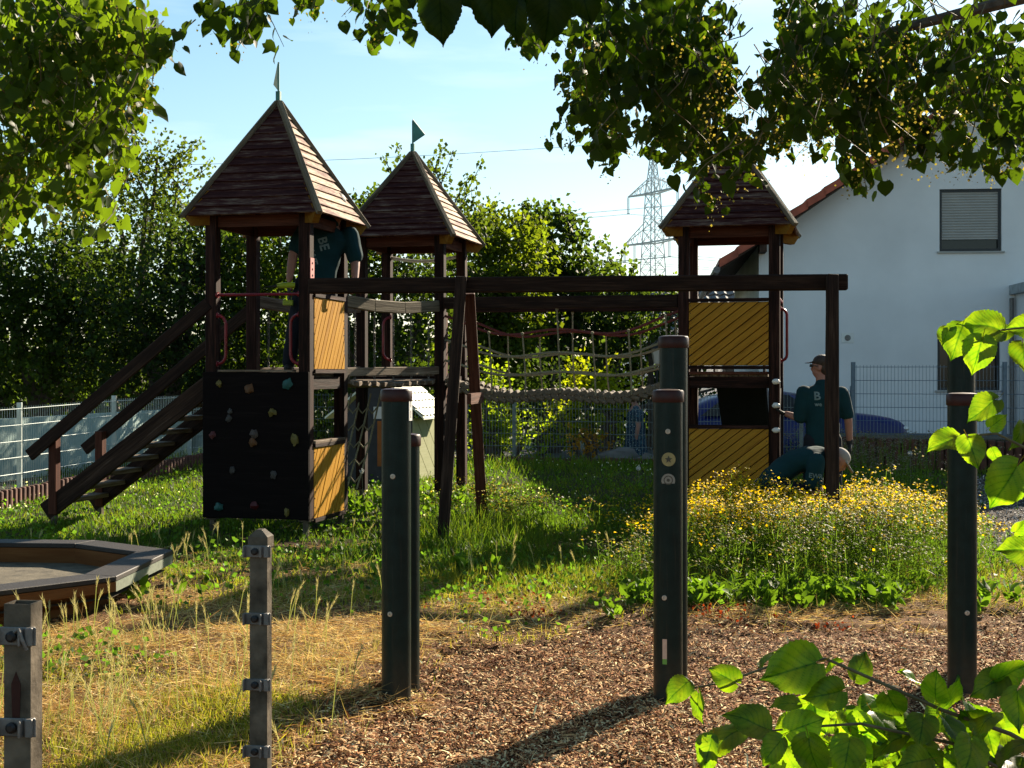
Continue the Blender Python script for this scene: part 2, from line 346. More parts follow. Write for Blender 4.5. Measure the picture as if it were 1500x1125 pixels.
# ---------------------------------------------------------------- towers
ROT = R(-13.0)
def tf(o, u, v, z=0):
    c, s = math.cos(ROT), math.sin(ROT); return Vector((o.x+c*u-s*v, o.y+s*u+c*v, z))
def clip(poly, n, d):
    out_ = []
    for i in range(len(poly)):
        a = poly[i]; b = poly[(i+1) % len(poly)]; da = a[0]*n[0]+a[1]*n[1]-d; db = b[0]*n[0]+b[1]*n[1]-d
        if da >= 0: out_.append(a)
        if (da > 0 > db) or (da < 0 < db):
            t = da/(da-db); out_.append((a[0]+(b[0]-a[0])*t, a[1]+(b[1]-a[1])*t))
    return out_
def diag_panel(t, O, ax, nrm, Wd, z0, z1, ang, bw=0.088, name='yellow_panel', label=None):
    """diagonal boards in a rectangle, each board its own sub-part of the panel"""
    O = Vector(O); ax = Vector(ax); nrm = Vector(nrm); H = z1-z0
    mb = MB()
    mb.prism([O+Z*z0, O+ax*Wd+Z*z0, O+ax*Wd+Z*z1, O+Z*z1], nrm*.012, ax)
    for z in (z0-.022, z1+.022):
        mb.beam(O+Z*z+nrm*.02, O+ax*Wd+Z*z+nrm*.02, .052, .036, Z)
    p = mb.build(name, M['dark_wood'], t, local=True)
    if label: p['label'] = label
    n = (-math.sin(ang), math.cos(ang)); cs = [(0, 0), (Wd, 0), (Wd, H), (0, H)]
    ds = [c[0]*n[0]+c[1]*n[1] for c in cs]; d = min(ds)
    bw0 = bw
    while d < max(ds)-.004:
        bw = bw0*random.uniform(.9, 1.12)
        q = clip(clip(cs, n, d+.002), (-n[0], -n[1]), -(d+bw-.002))
        if len(q) >= 3:
            th = .018+random.uniform(-.003, .003); mb = MB()
            base = [O+ax*a+Z*(z0+b)+nrm*.0135 for a, b in q]
            # shallow V profile: inset front face
            cx = sum((x for x in base), Vector())/len(base)
            front = []
            for (a, b) in q:
                dd = a*n[0]+b*n[1]-d; sft = .0055 if dd < bw*.5 else -.0055
                a2 = min(max(a+n[0]*sft, 0), Wd); b2 = min(max(b+n[1]*sft, 0), H); front.append(O+ax*a2+Z*(z0+b2)+nrm*(.0135+th))
            k = len(q); vs = base+front; gd = ax*math.cos(ang)+Z*math.sin(ang); ac = -ax*math.sin(ang)+Z*math.cos(ang); off = random.uniform(0, 9)
            gs = [(v.dot(gd)+off, v.dot(ac), off) for v in vs]
            fs = [tuple(range(k-1, -1, -1)), tuple(range(k, 2*k))]+[(i, (i+1) % k, k+(i+1) % k, k+i) for i in range(k)]
            if ((base[1]-base[0]).cross(base[2]-base[1])).dot(nrm) < 0: fs = [tuple(reversed(f)) for f in fs]
            mb.add(vs, fs, gs); mb.build('board', M['yellow_wood'], p, local=True)
        d += bw
    sc_m = MB()
    for i in range(9):
        for uu in (.02, Wd-.02):
            zz = z0+H*(i+.5)/9+random.uniform(-.01, .01); c_ = O+ax*uu+Z*zz+nrm*.031; s_ = .0045
            sc_m.prism([c_-ax*s_-Z*s_, c_+ax*s_-Z*s_, c_+ax*s_+Z*s_, c_-ax*s_+Z*s_], nrm*.003)
    sc_o = sc_m.build('screws', M['black'], p, local=True); sc_o['kind'] = 'stuff'
    return p
def roof(t, w, oh, ze, za, nb, mat):
    A = Vector((w/2, w/2, za)); c = [Vector((-oh, -oh, ze)), Vector((w+oh, -oh, ze)), Vector((w+oh, w+oh, ze)), Vector((-oh, w+oh, ze))]
    rf = bpy.data.objects.new('roof', None); col.objects.link(rf); rf.parent = t
    for k in range(4):
        a, b = c[k], c[(k+1) % 4]; mid = (a+b)/2
        nrm = ((b-a).cross(A-a)).normalized()
        for i in range(nb):
            f0 = i/nb; f1 = min((i+1.12)/nb, .995); jit = random.uniform(0, .006)
            pl = a.lerp(A, f0)+nrm*(.019+jit); pr = b.lerp(A, f0)+nrm*(.019+jit); ql = a.lerp(A, f1)+nrm*.004; qr = b.lerp(A, f1)+nrm*.004
            dd = random.uniform(-.008, .008); up = (A-mid).normalized()*dd
            pl += up; pr += up*(.4)
            mb = MB(); vs = [pl, pr, qr, ql]; vs = vs+[v-nrm*.019 for v in vs]; ed = (b-a).normalized(); off = random.uniform(0, 9)
            gs = [((v-mid).dot(ed)+off, (v-mid).dot((A-mid).normalized())+off, off) for v in vs]
            mb.add(vs, [(0, 1, 2, 3), (7, 6, 5, 4), (0, 4, 5, 1), (1, 5, 6, 2), (2, 6, 7, 3), (3, 7, 4, 0)], gs)
            mb.build('roof_board', M['roof_wood'] if k == 1 else M['roof_shaded'], rf, local=True)  # right slope's sunlight put into paler boards, shade into darker ones elsewhere
        # hip trim and yellow rafter foot
        out2 = Vector((a.x-w/2, a.y-w/2, 0)).normalized()
        n2 = ((A-a).cross(Vector((-out2.y, out2.x, 0)))).normalized()
        if n2.z < 0: n2 = -n2
        mb = MB(); mb.beam(a+n2*.022-(A-a).normalized()*.03, A+n2*.022, .055, .046, n2); mb.build('hip_trim', M['trim_wood'], rf, bev=.004, local=True)
        mb = MB(); q = a-out2*.02; side = Vector((-out2.y, out2.x, 0))
        poly = [a+out2*.0-Z*.01, a-out2*.26+Z*(.26*(za-ze)/((w/2+oh)*1.414)-.01), a-out2*.26-Z*.08, a-out2*.07-Z*.095]
        mb.prism([v-side*.035 for v in poly], side*.07); mb.build('rafter_foot', M['ochre'], rf, local=True)
    return rf
def tower(px, D, w, label, zbase, ze, za, front=(0, 0), feet=.16, mat=None, oh=.2):
    X = (px-750)/FOC*D; O = Vector((X, D, 0))
    t = thing('playground_tower', (X, D, 0), label, 'play tower', 'wooden play towers with pyramid roofs', ROT)
    for (u, v) in ((0, 0), (w, 0), (0, w), (w, w)):
        mb = MB(); mb.beam((u, v, zbase+feet), (u, v, ze+.05), .115, .115, (0, 1, 0)); p = mb.build('post', M['dark_wood'], t, bev=.006, local=True)
        mb = MB(); mb.beam((u, v, zbase-.2), (u, v, zbase+feet+.05), .05, .05, (0, 1, 0)); mb.box((u, v, zbase+feet-.006), (.12, .12, .01)); mb.build('post_foot', M['galv'], p, local=True)
    for (a, b) in (((0, 0), (w, 0)), ((0, w), (w, w)), ((0, 0), (0, w)), ((w, 0), (w, w))):
        d = Vector((b[0]-a[0], b[1]-a[1], 0)).normalized()*.0585
        mb = MB(); mb.beam(Vector((a[0], a[1], ze-.045))+d, Vector((b[0], b[1], ze-.045))-d, .04, .11); mb.build('head_rail', M['red_wood'], t, local=True)
    dk = MB()
    for (a, b) in (((0, 0), (w, 0)), ((0, w), (w, w)), ((0, 0), (0, w)), ((w, 0), (w, w))):
        d = Vector((b[0]-a[0], b[1]-a[1], 0)).normalized()*.0585
        dk.beam(Vector((a[0], a[1], 1.49))+d, Vector((b[0], b[1], 1.49))-d, .06, .12)
    d0 = dk.build('deck', M['dark_wood'], t, local=True)
    n = 8
    for i in range(n):
        mb = MB(); x = .065+(w-.13)*(i+.5)/n; mb.beam((x, -.02, 1.57), (x, w+.02, 1.57), (w-.13)/n-.008, .036); mb.build('deck_board', M['grey_wood'], d0, local=True)
    rf = roof(t, w, oh, ze, za, 14, mat or M['roof_wood'])
    return t, O, rf
def handle(t, p0, p1, out_, mat, r=.016, name='grab_handle'):
    p0 = Vector(p0); p1 = Vector(p1); o = Vector(out_); d = (p1-p0).normalized(); pts = [p0]
    for k in range(5): a = k/4*PI/2; pts.append(p0+o*(math.sin(a)*1.0)+d*(o.length*(1-math.cos(a))))
    for k in range(5): a = k/4*PI/2; pts.append(p1+o*(math.cos(a)*1.0)-d*(o.length*(1-math.sin(a))))
    pts.append(p1); mb = MB(); mb.tube(pts, r, 8)
    for p in (p0, p1): mb.lathe(p, [(.03, 0), (.03, .008), (.018, .012)], 10, o)
    return mb.build(name, mat, t, smooth=True, local=True)
# --- tower 1
W1 = .98
t1, O1, rf1 = tower(312, 13.85, W1, 'nearest, leftmost play tower with a black climbing wall and yellow side panels', 0, 3.13, 4.33)
mb = MB(); mb.box((W1/2, -.085, .885), (W1+.125, .035, 1.43)); cw = mb.build('climbing_wall', M['wall_black'], t1, bev=.004, local=True)
mb = MB(); mb.box((W1/2, -.06, 1.612), (W1-.2, .1, .02)); mb.build('sill_board', M['grey_wood'], t1, local=True)
HC = {'y': (.11, .085, .014), 'o': (.09, .035, .007), 't': (.01, .075, .07), 'g': (.03, .027, .025), 'r': (.055, .004, .006), 'p': (.05, .036, .03)}
for k, c in HC.items(): M['hold_'+k] = plain('hold_'+{'y': 'yellow', 'o': 'orange', 't': 'teal', 'g': 'grey', 'r': 'red', 'p': 'pale_pink'}[k], c, .6, 0, .15, 30, .2)
NM = {'y': 'yellow', 'o': 'orange', 't': 'teal', 'g': 'grey', 'r': 'red', 'p': 'pale pink'}
for (hx, hy, s, c) in [(327, 562, 10, 'y'), (371, 570, 12, 'o'), (427, 563, 13, 't'), (343, 603, 7, 'g'), (341, 613, 9, 'g'), (404, 604, 13, 'y'), (317, 638, 9, 'r'), (378, 637, 11, 'p'), (376, 648, 12, 'o'), (437, 644, 13, 'y'), (346, 690, 9, 'g'), (406, 695, 9, 'g'), (327, 744, 13, 't'), (378, 741, 13, 'r'), (426, 750, 9, 'y')]:
    u = (hx-303)/152*(W1+.11)-.055; z = 1.6-(hy-545)/217*1.44
    mb = MB(); s = s/150*.55
    mb.blob((u, -.1-s*.25, z), (s*random.uniform(.8, 1.1), s*.6, s*random.uniform(.75, 1.15)), 9, 6, .7)
    h = mb.build('climbing_hold', M['hold_'+c], cw, smooth=True, local=True); h['label'] = NM[c]+' climbing hold'
ax = (0, 1, 0); nr = (1, 0, 0)
diag_panel(t1, (W1+.03, .058, 0), ax, nr, W1-.116, 1.63, 2.33, R(58), .082, label='sunlit yellow upper panel of diagonal boards')
diag_panel(t1, (W1+.03, .058, 0), ax, nr, W1-.116, .17, .86, R(58), .082, label='yellow lower panel with slanting shadows')
mb = MB(); mb.beam((W1+.03, .058, .91), (W1+.03, W1-.058, .91), .09, .03); mb.build('sill_board', M['grey_wood'], t1, bev=.004, local=True)
mb = MB(); mb.tube([(.05, -.03, 2.36), (W1-.05, -.03, 2.36)], .015, 8)
for u in (.062, W1-.062): mb.lathe((u, -.03, 2.36), [(.03, -.01), (.03, .01)], 10, (1, 0, 0))
mb.build('crossbar', M['red_paint'], t1, smooth=True, local=True)
handle(t1, (.06, -.03, 1.68), (.06, -.03, 2.16), (.09, 0, 0), M['red_paint'])
handle(t1, (W1-.06, -.03, 1.68), (W1-.06, -.03, 2.16), (-.09, 0, 0), M['red_paint'])
mb = MB(); mb.box((W1+.062, 0, 2.6), (.006, .1, .22)); pl = mb.build('bracket_plate', M['pink_plate'], t1, local=True)
mb = MB()
for z in (2.54, 2.6, 2.66): mb.lathe((W1+.065, 0, z), [(.011, 0), (.011, .004)], 8, (1, 0, 0))
mb.build('bolt', M['black'], pl, local=True)
def flag(t, w, za, ang, kind):
    mb = MB(); mb.beam((w/2, w/2, za-.06), (w/2, w/2, za+.12), .045, .045, (0, 1, 0)); mb.tube([(w/2, w/2, za+.1), (w/2, w/2, za+.40)], .011, 6)
    f = mb.build('flag', M['flag'], t, local=True)
    d = Vector((math.cos(ang), math.sin(ang), 0)); b = Vector((w/2, w/2, za)); nn = Vector((-d.y, d.x, 0))
    mb = MB(); mb.prism([b+Z*.13-nn*.008, b+Z*.42-nn*.008, b+d*.17+Z*.22-nn*.008], nn*.016); mb.build('pennant', M[kind], f, local=True)
flag(t1, W1, 4.33, R(128), 'flag_y')
# --- tower 2
W2 = .96
t2, O2, rf2 = tower(530, 16.5, W2, 'farthest, middle play tower with a teal pennant and white bar under its roof', .06, 3.17, 4.23)
flag(t2, W2, 4.23, R(-12), 'flag')
pts = [(.06+(W2-.12)*i/10, W2-.0, 3.02-.05*math.sin(PI*i/10)) for i in range(11)]
mb = MB(); mb.tube(pts, .02, 8); mb.build('crossbar', M['white'], t2, smooth=True, local=True)['label'] = 'white curved crossbar'
handle(t2, (.07, W2-.07, 1.75), (.07, W2-.07, 2.28), (-.08, -.06, 0), M['red_paint'])
for i, (z0, z1) in enumerate(((1.62, 2.32),)):
    for k in range(2):
        mb = MB(); mb.beam((W2+.01, .085+.11*k, .5), (W2+.01, .085+.11*k, 2.30), .03, .10, (0, 1, 0)); mb.build('side_board', M['red_wood'], t2, bev=.004, local=True)
# --- tower 3
W3 = .95
t3, O3, rf3 = tower(1002, 14.95, W3, 'rightmost play tower, with two yellow front panels of diagonal boards', .06, 3.13, 4.16)
diag_panel(t3, (.058, -.03, 0), (1, 0, 0), (0, -1, 0), W3-.116, 1.67, 2.34, R(38), .072, label='yellow upper panel of diagonal boards')
diag_panel(t3, (.058, -.03, 0), (1, 0, 0), (0, -1, 0), W3-.116, .28, 1.0, R(38), .072, label='yellow lower panel of diagonal boards')
mb = MB(); mb.beam((.06, -.02, 1.59), (W3-.06, -.02, 1.59), .1, .03); mb.build('sill_board', M['red_wood'], t3, bev=.004, local=True)
handle(t3, (W3+.05, .3, 1.72), (W3+.05, .3, 2.28), (.07, 0, 0), M['red_paint'])
mb = MB(); mb.tube([(W3+.04, .06, 2.38), (W3+.04, W3-.06, 2.38)], .018, 8); mb.build('crossbar', M['red_paint'], t3, smooth=True, local=True)
for z in (1.5, 1.25, .99):
    mb = MB(); mb.blob((W3+.02, -.075, z), (.045, .03, .03), 8, 6, .2); mb.build('climbing_hold', M['white'], t3, smooth=True, local=True)['label'] = 'white climbing hold'
mb = MB(); mb.prism([(W3+.02, .07, .2), (W3+.02, W3-.07, .2), (W3+.02, W3-.07, 1.42), (W3+.02, .07, 1.42)], (.02, 0, 0)); mb.build('ladder_board', M['wall_black'], t3, local=True)
# slide leaving the back of tower 3, seen from below through the gap
mb = MB(); a = Vector((.52, .7, 1.5)); 
prof = [(0.0, 1.52), (.35, 1.46), (1.9, .55), (2.5, .32), (2.9, .30)]
prev = None
for (v, z) in prof:
    cur = [Vector((.28, W3+v-.35, z)), Vector((.80, W3+v-.35, z))]
    if prev:
        mb.prism([prev[0], prev[1], cur[1], cur[0]], (0, 0, -.02))
        for j in (0, 1): mb.prism([prev[j], cur[j], cur[j]+Z*.2, prev[j]+Z*.2], (.02 if j else -.02, 0, 0))
    prev = cur
sld = thing('slide', t3.location, 'dark grey slide leading down behind the rightmost play tower', 'slide', rz=ROT)
mb.build('chute', M['slide'], sld, local=True)
mb = MB(); mb.beam((.3, W3+1.3, .1), (.3, W3+1.3, .72), .05, .05, (0, 1, 0)); mb.beam((.78, W3+1.3, .1), (.78, W3+1.3, .72), .05, .05, (0, 1, 0)); mb.build('support', M['galv'], sld, local=True)
# ---------------------------------------------------------------- staircase (local frame of tower 1)
st = thing('wooden_staircase', (O1.x, O1.y, 0), 'open weathered wooden staircase climbing to the leftmost play tower', 'staircase', rz=ROT)
L_ = 1.86
for v in (.03, W1-.03):
    a = Vector((-.06, v, 1.47)); b = Vector((-L_, v, .17))
    mb = MB(); mb.beam(a, b, .055, .19); mb.build('stringer', M['beam_wood'], st, bev=.006, local=True)
    vo = v-.075 if v < .5 else v+.075
    a = Vector((-.02, vo, 2.28)); b = Vector((-L_-.14, vo, .75))
    mb = MB(); mb.beam(a, b, .045, .125); mb.build('handrail', M['beam_wood'], st, bev=.006, local=True)
    mb = MB(); mb.beam((-1.76, v, .15), (-1.76, v, 1.0 if v < .5 else .96), .085, .1, (0, 1, 0)); p = mb.build('newel_post', M['red_wood'], st, bev=.006, local=True)
    mb = MB(); mb.beam((-1.76, v, -.2), (-1.76, v, .2), .05, .05, (0, 1, 0)); mb.build('post_foot', M['galv'], p, local=True)
for i in range(9):
    f = (i+.6)/9.2; x = -.06+(-L_+.06)*f; z = 1.47+(.17-1.47)*f+.02
    mb = MB(); mb.beam((x, .06, z), (x, W1-.06, z), .2, .045); mb.build('tread', M['grey_wood'], st, bev=.004, local=True)
# ---------------------------------------------------------------- plank bridge tower 1 -> tower 2
def chain(mb, a, b, r=.004, lk=.034, sag=0):
    a = Vector(a); b = Vector(b); n = max(2, int((b-a).length/lk)); d = (b-a).normalized(); s = d.orthogonal().normalized(); q = d.cross(s)
    for i in range(n):
        c = a.lerp(b, (i+.5)/n)-Z*sag*math.sin(PI*(i+.5)/n); e = s if i % 2 else q; pts = []
        for k in range(7): t = 2*PI*k/6; pts.append(c+d*(math.cos(t)*lk*.68)+e*(math.sin(t)*lk*.36))
        mb.tube(pts, r, 4, False)
A0 = tf(O1, 0, W1, 0); A1 = tf(O1, W1, W1, 0); B0 = tf(O2, 0, 0, 0); B1 = tf(O2, W2, 0, 0)
br = thing('plank_bridge', (A0+B1)/2, 'hanging plank bridge with chains between the two left towers', 'bridge')
for a, b in ((A0, B0), (A1, B1)):
    d = (b-a).normalized()
    pts = [a.lerp(b, f)+Z*(2.35+.02*f-.05*math.sin(PI*f)) for f in (.03, .3, .6, .97)]
    for k in range(1): mb = MB()
    mb.tube(pts, .06, 6, flat=.55); mb2 = MB()
    for k in range(3): mb2.beam(pts[k], pts[k+1]+(pts[k+1]-pts[k]).normalized()*.004, .06, .13)
    mb2.build('handrail', M['trim_wood'] if a is A1 else M['grey_wood'], br, bev=.008)
    mb = MB(); mb.beam(a.lerp(b, .03)+Z*1.6, a.lerp(b, .97)+Z*1.62, .05, .09); mb.build('deck_rail', M['grey_wood'], br, bev=.005)
    for k in range(5):
        f = (k+.7)/5.4; mb = MB(); q = a.lerp(b, f); chain(mb, q+Z*2.29, q+Z*1.5); mb.build('chain', M['metal'], br)
for k in range(11):
    f = .05+.9*(k+.5)/11; z = 1.5-.04*math.sin(PI*f); a = A0.lerp(B0, f)+Z*z; b = A1.lerp(B1, f)+Z*z; ex = (b-a).normalized()*.02
    mb = MB(); mb.beam(a-ex, b+ex, .14, .05, Vector((random.uniform(-.2, .2), random.uniform(-.2, .2), 1))); mb.build('plank', M['grey_wood'], br, bev=.005)
# ---------------------------------------------------------------- net bridge tower 2 -> tower 3
C0 = tf(O2, W2, 0, 0); C1 = tf(O2, W2, W2, 0); E0 = tf(O3, 0, 0, 0); E1 = tf(O3, 0, W3, 0)
M['braid'] = plain('grey_braided_walkway', (.13, .105, .075), .9, 0, .4, 50, .5)
nb = thing('rope_net_bridge', (C0+E1)/2, 'rope net bridge with a sagging braided walkway leading to the rightmost tower', 'bridge')
for a, b in ((C0, E0), (C1, E1)):
    d = (b-a).normalized(); mb = MB(); mb.beam(a+d*.06+Z*2.4, b-d*.06+Z*2.36, .075, .135); mb.build('top_rail', M['dark_wood'] if a is not C0 else M['beam_wood'], nb, bev=.006)
def sagz(f):  # shared sag with a lift at mid span
    return -.34*math.sin(PI*f)*0.55-.10*math.sin(2*PI*f)**2
for j, (a, b) in enumerate(((C0, E0), (C1, E1))):
    for li, (zz, mt) in enumerate(((2.26, 'rope_red'), (1.98, 'rope'), (1.74, 'rope'))):
        pts = []
        for i in range(25):
            f = .02+.96*i/24; q = a.lerp(b, f); inw = (C1-C0).normalized()*(.05*math.sin(PI*f))*(1 if j == 0 else -1)
            pts.append(q+inw+Z*(zz+sagz(f)*(1-.12*li)))
        mb = MB(); mb.tube(pts, .011 if li == 0 else .009, 5); mb.tube([p+Z*.012+Vector((.0, .012, 0)) for p in pts], .008, 5); mb.build('rope', M[mt], nb, smooth=True)
    for k in range(7):
        f = .07+.86*k/6; q = a.lerp(b, f); mb = MB(); inw = (C1-C0).normalized()*(.05*math.sin(PI*f))*(1 if j == 0 else -1)
        lean = (b-a).normalized()*.04
        pts = [q+inw*0+Z*(2.30 if k == 3 else 2.26+sagz(f)), q+inw+lean*.3+Z*(1.98+sagz(f)*.88), q+inw+lean*.6+Z*(1.74+sagz(f)*.76), q+lean+Z*(1.5+sagz(f)*.7)]
        mb.tube(pts, .010, 5)
        for p in pts[:3]: mb.blob(p, .02, 6, 4)
        mb.build('rope', M['rope'], nb, smooth=True)
    n = 15
    for i in range(30):
        f0 = .02+.96*i/30; f1 = .02+.96*(i+1)/30
        mb = MB(); off = (C1-C0).normalized()*(.16*(1 if j == 0 else -1))
        pa = a.lerp(b, f0)+off+Z*(1.5+sagz(f0)*.7); pb = a.lerp(b, f1)+off+Z*(1.5+sagz(f1)*.7)
        inn = (C1-C0).normalized()*(1 if j == 0 else -1)
        mid = (pa+pb)/2
        mb.tube([mid-inn*.14-Z*.012+(pa-pb)*.9, mid-inn*.13+Z*.022, mid+inn*.14+Z*.012+(pb-pa)*.6], [.022, .034, .03], 7)
        mb.tube([mid-inn*.14-Z*.075-(pa-pb)*.8, mid-inn*.135-Z*.035, mid+inn*.1-Z*.045+(pa-pb)*.5], [.022, .034, .03], 7)
        mb.build('walkway_braid', M['braid'], nb, smooth=True)
# ---------------------------------------------------------------- swing frame
sw = thing('swing_frame', (.6, 13.2, 0), 'long heavy wooden swing beam on splayed legs in front of the towers', 'swing frame')
bl = Vector((-1.96, 13.52, 2.43)); brr = Vector((3.135, 13.08, 2.44))
mb = MB(); mb.beam(bl, brr, .10, .15); mb.build('beam', M['beam_wood'], sw, bev=.012)
for (ax_, ay, dx, dd) in ((-.462, 13.39, .165, .7), (2.985, 13.093, .15, .72)):
    for s in (-1, 1):
        top = Vector((ax_+.02*s+(.012 if ax_ > 0 else 0), ay+s*.085, 2.5 if s < 0 or ax_ < 0 else 2.36)); ft = Vector((ax_+s*dx, ay+s*dd, .1)); 
        if ax_ < 0 and s > 0: top = Vector((ax_+.05, ay+.09, 2.36))
        mb = MB(); mb.beam(top, ft, .105, .09, (0, 1, 0)); lg = mb.build('leg', M['beam_wood'] if s < 0 else M['red_wood'], sw, bev=.008)
        d = (ft-top).normalized(); mb = MB(); mb.beam(ft-d*.1, ft+d*.32, .045, .04, (0, 1, 0)); mb.build('leg_foot', M['galv'], lg)
mb = MB(); mb.beam((-.40, 13.0+.02, 1.35), (-.30, 14.0-.25, 1.35), .04, .1); mb.build('leg_brace', M['red_wood'], sw)
# ---------------------------------------------------------------- small rope climbing net under tower 2
cn = thing('climbing_net', tf(O2, -.1, .3, 0), 'small rope climbing net hanging beside the middle tower', 'climbing net')
for k in range(4):
    mb = MB(); a = tf(O2, -.12+.12*k, -.02, 1.35); b = tf(O2, -.3+.12*k, -.35, .25); mb.tube([a.lerp(b, f)+Z*(-.05*math.sin(PI*f)) for f in (0, .25, .5, .75, 1)], .011, 5); mb.build('rope', M['rope'], cn, smooth=True)
for i in range(5):
    f = .15+.18*i; mb = MB(); a = tf(O2, -.12, -.02, 1.35).lerp(tf(O2, -.3, -.35, .25), f); b = tf(O2, .24, -.02, 1.35).lerp(tf(O2, .06, -.35, .25), f)
    mb.tube([a.lerp(b, q)-Z*.07*math.sin(PI*q*3 % PI) for q in (0, .17, .33, .5, .67, .83, 1)], .011, 5); mb.build('rope', M['rope'], cn, smooth=True)
# ---------------------------------------------------------------- round fitness posts
def rpost(px, D, ztop, label, screws=(), extra=None, cap=True):
    X = (px-750)/FOC*D; g = gzf(X, D); t = thing('exercise_post', (X, D, g), label, 'post', 'dark green round exercise posts with red-brown caps')
    r = .0725
    mb = MB(); mb.lathe((X, D, g-.15), [(r, 0), (r, ztop-.055-g+.15)], 36); mb.build('tube', M['green_post'], t, smooth=True)
    mb = MB(); z = ztop-.06; q = r+.007
    mb.lathe((X, D, z), [(q-.002, 0), (q, .004), (q, .05), (q-.006, .060), (q-.03, .064), (.002, .066)], 36); mb.build('cap', M['cap'], t, smooth=True)
    for (sx, sy) in screws:
        a = math.asin(max(-1, min(1, ((sx-px)/FOC*D)/r))); zz = 1.6-(sy-545)/FOC*(D-r)
        n = Vector((math.sin(a), -math.cos(a), 0)); mb = MB(); c = Vector((X, D, zz))+n*(r-.001)
        mb.lathe(c, [(.013, 0), (.013, .003), (.0105, .005), (.0045, .005), (.004, .001)], 14, n); mb.build('screw', M['bright'], t)
    return t, Vector((X, D, 0)), r
M['bright'] = plain('zinc_screw', (.40, .36, .3), .45, .4, .2, 60, .1)
M['sticker_y'] = plain('yellowed_sticker', (.26, .22, .09), .5, 0, .15, 60, .0)
M['sticker_w'] = plain('off_white_sticker', (.22, .21, .18), .5, 0, .15, 60, .0)
M['sticker_g'] = plain('green_label_print', (.12, .3, .05), .5, 0, .1, 60, .0)
M['sticker_d'] = plain('dark_print', (.05, .045, .03), .5, 0, .1, 60, .0)
M['label_p'] = plain('pale_pink_label', (.5, .36, .28), .5, 0, .1, 60, .0)
pa, ca, _ = rpost(580.5, 6.93, 1.515, 'exercise post with a white slotted plate on its side, right of the leftmost tower', [(577, 698), (573, 900)])
mb = MB()
n = Vector((.96, -.28, 0)); s = Vector((.28, .96, 0)); c = ca+n*.0725
for (z0, z1, w0, w1) in ((1.36, 1.475, -.02, -.006), (1.36, 1.475, .006, .02), (1.36, 1.372, -.006, .006), (1.463, 1.475, -.006, .006), (1.41, 1.425, -.006, .006)):
    mb.prism([c+s*w0+Z*z0, c+s*w1+Z*z0, c+s*w1+Z*z1, c+s*w0+Z*z1], n*.004)
mb.build('slotted_plate', M['white'], pa)
rpost(594, 7.2, 1.28, 'shortest exercise post, half hidden behind another post with a white slotted plate')
pb, cb, _ = rpost(978.5, 6.98, 1.51, 'exercise post with two round stickers and a pale green-tipped label strip', [(976, 632), (971, 876)])
rpost(986.5, 7.25, 1.785, 'tall exercise post standing directly behind the post with the round stickers')
rpost(1409.5, 7.16, 1.49, 'exercise post behind the big leaves at the right edge, the nearer of its pair', [(1411, 647), (1410, 898)])
rpost(1408, 7.6, 1.78, 'tall exercise post in front of the dark ground floor window, bright leaves over its top')
def on_post(c, r, px, py, D):
    X = (px-750)/FOC*D; a = math.asin(max(-.95, min(.95, (X-c.x)/r))); n = Vector((math.sin(a), -math.cos(a), 0))
    return Vector((c.x, c.y, 1.6-(py-545)/FOC*(D-r)))+n*r, n
p, n = on_post(cb, .0725, 977, 673, 6.98); s = Vector((-n.y, n.x, 0))
mb = MB(); mb.lathe(p-n*.006, [(.034, 0), (.034, .0075)], 24, n); sk = mb.build('round_sticker', M['sticker_y'], pb)
mb = MB(); pts = []
for k in range(10): a = PI/2+k*PI/5; rr = .02 if k % 2 == 0 else .0085; pts.append(p+n*.0018+s*(math.cos(a)*rr)+Z*(math.sin(a)*rr))
mb.prism(pts, n*.0015); mb.build('star_mark', M['sticker_d'], sk)
p, n = on_post(cb, .0725, 976.5, 704, 6.98); s = Vector((-n.y, n.x, 0)); pts = []
for k in range(15): a = R(-25)+k/14*R(230); pts.append(p-n*.006+s*(math.cos(a)*.034)+Z*(math.sin(a)*.034))
mb = MB(); mb.prism(pts, n*.0075); sk = mb.build('badge_sticker', M['sticker_w'], pb)
for (r0, r1, mt) in ((.023, .018, 'sticker_d'), (.008, 0.0, 'sticker_d')):
    mb = MB(); n_ = 20
    for k in range(n_):
        a0 = 2*PI*k/n_; a1 = 2*PI*(k+1)/n_; f = lambda a, r: p+n*.002+s*(math.cos(a)*r)+Z*(math.sin(a)*r+.002)
        if r1 > 0: mb.add([f(a0, r0), f(a1, r0), f(a1, r1), f(a0, r1)], [(0, 1, 2, 3)])
        else: mb.add([f(a0, r0), f(a1, r0), p+n*.002+Z*.002], [(0, 1, 2)])
    mb.build('badge_print', M[mt], sk)
p, n = on_post(cb, .0725, 971.5, 955, 6.98); s = Vector((-n.y, n.x, 0))
for (z0, z1, mt, nm) in ((-.036, .062, 'label_p', 'label_strip'), (-.062, -.036, 'sticker_g', 'label_tip')):
    mb = MB(); mb.prism([p-n*.004+s*-.011+Z*z0, p-n*.004+s*.011+Z*z0, p-n*.004+s*.011+Z*z1, p-n*.004-s*.011+Z*z1], n*.006); mb.build(nm, M[mt], pb)
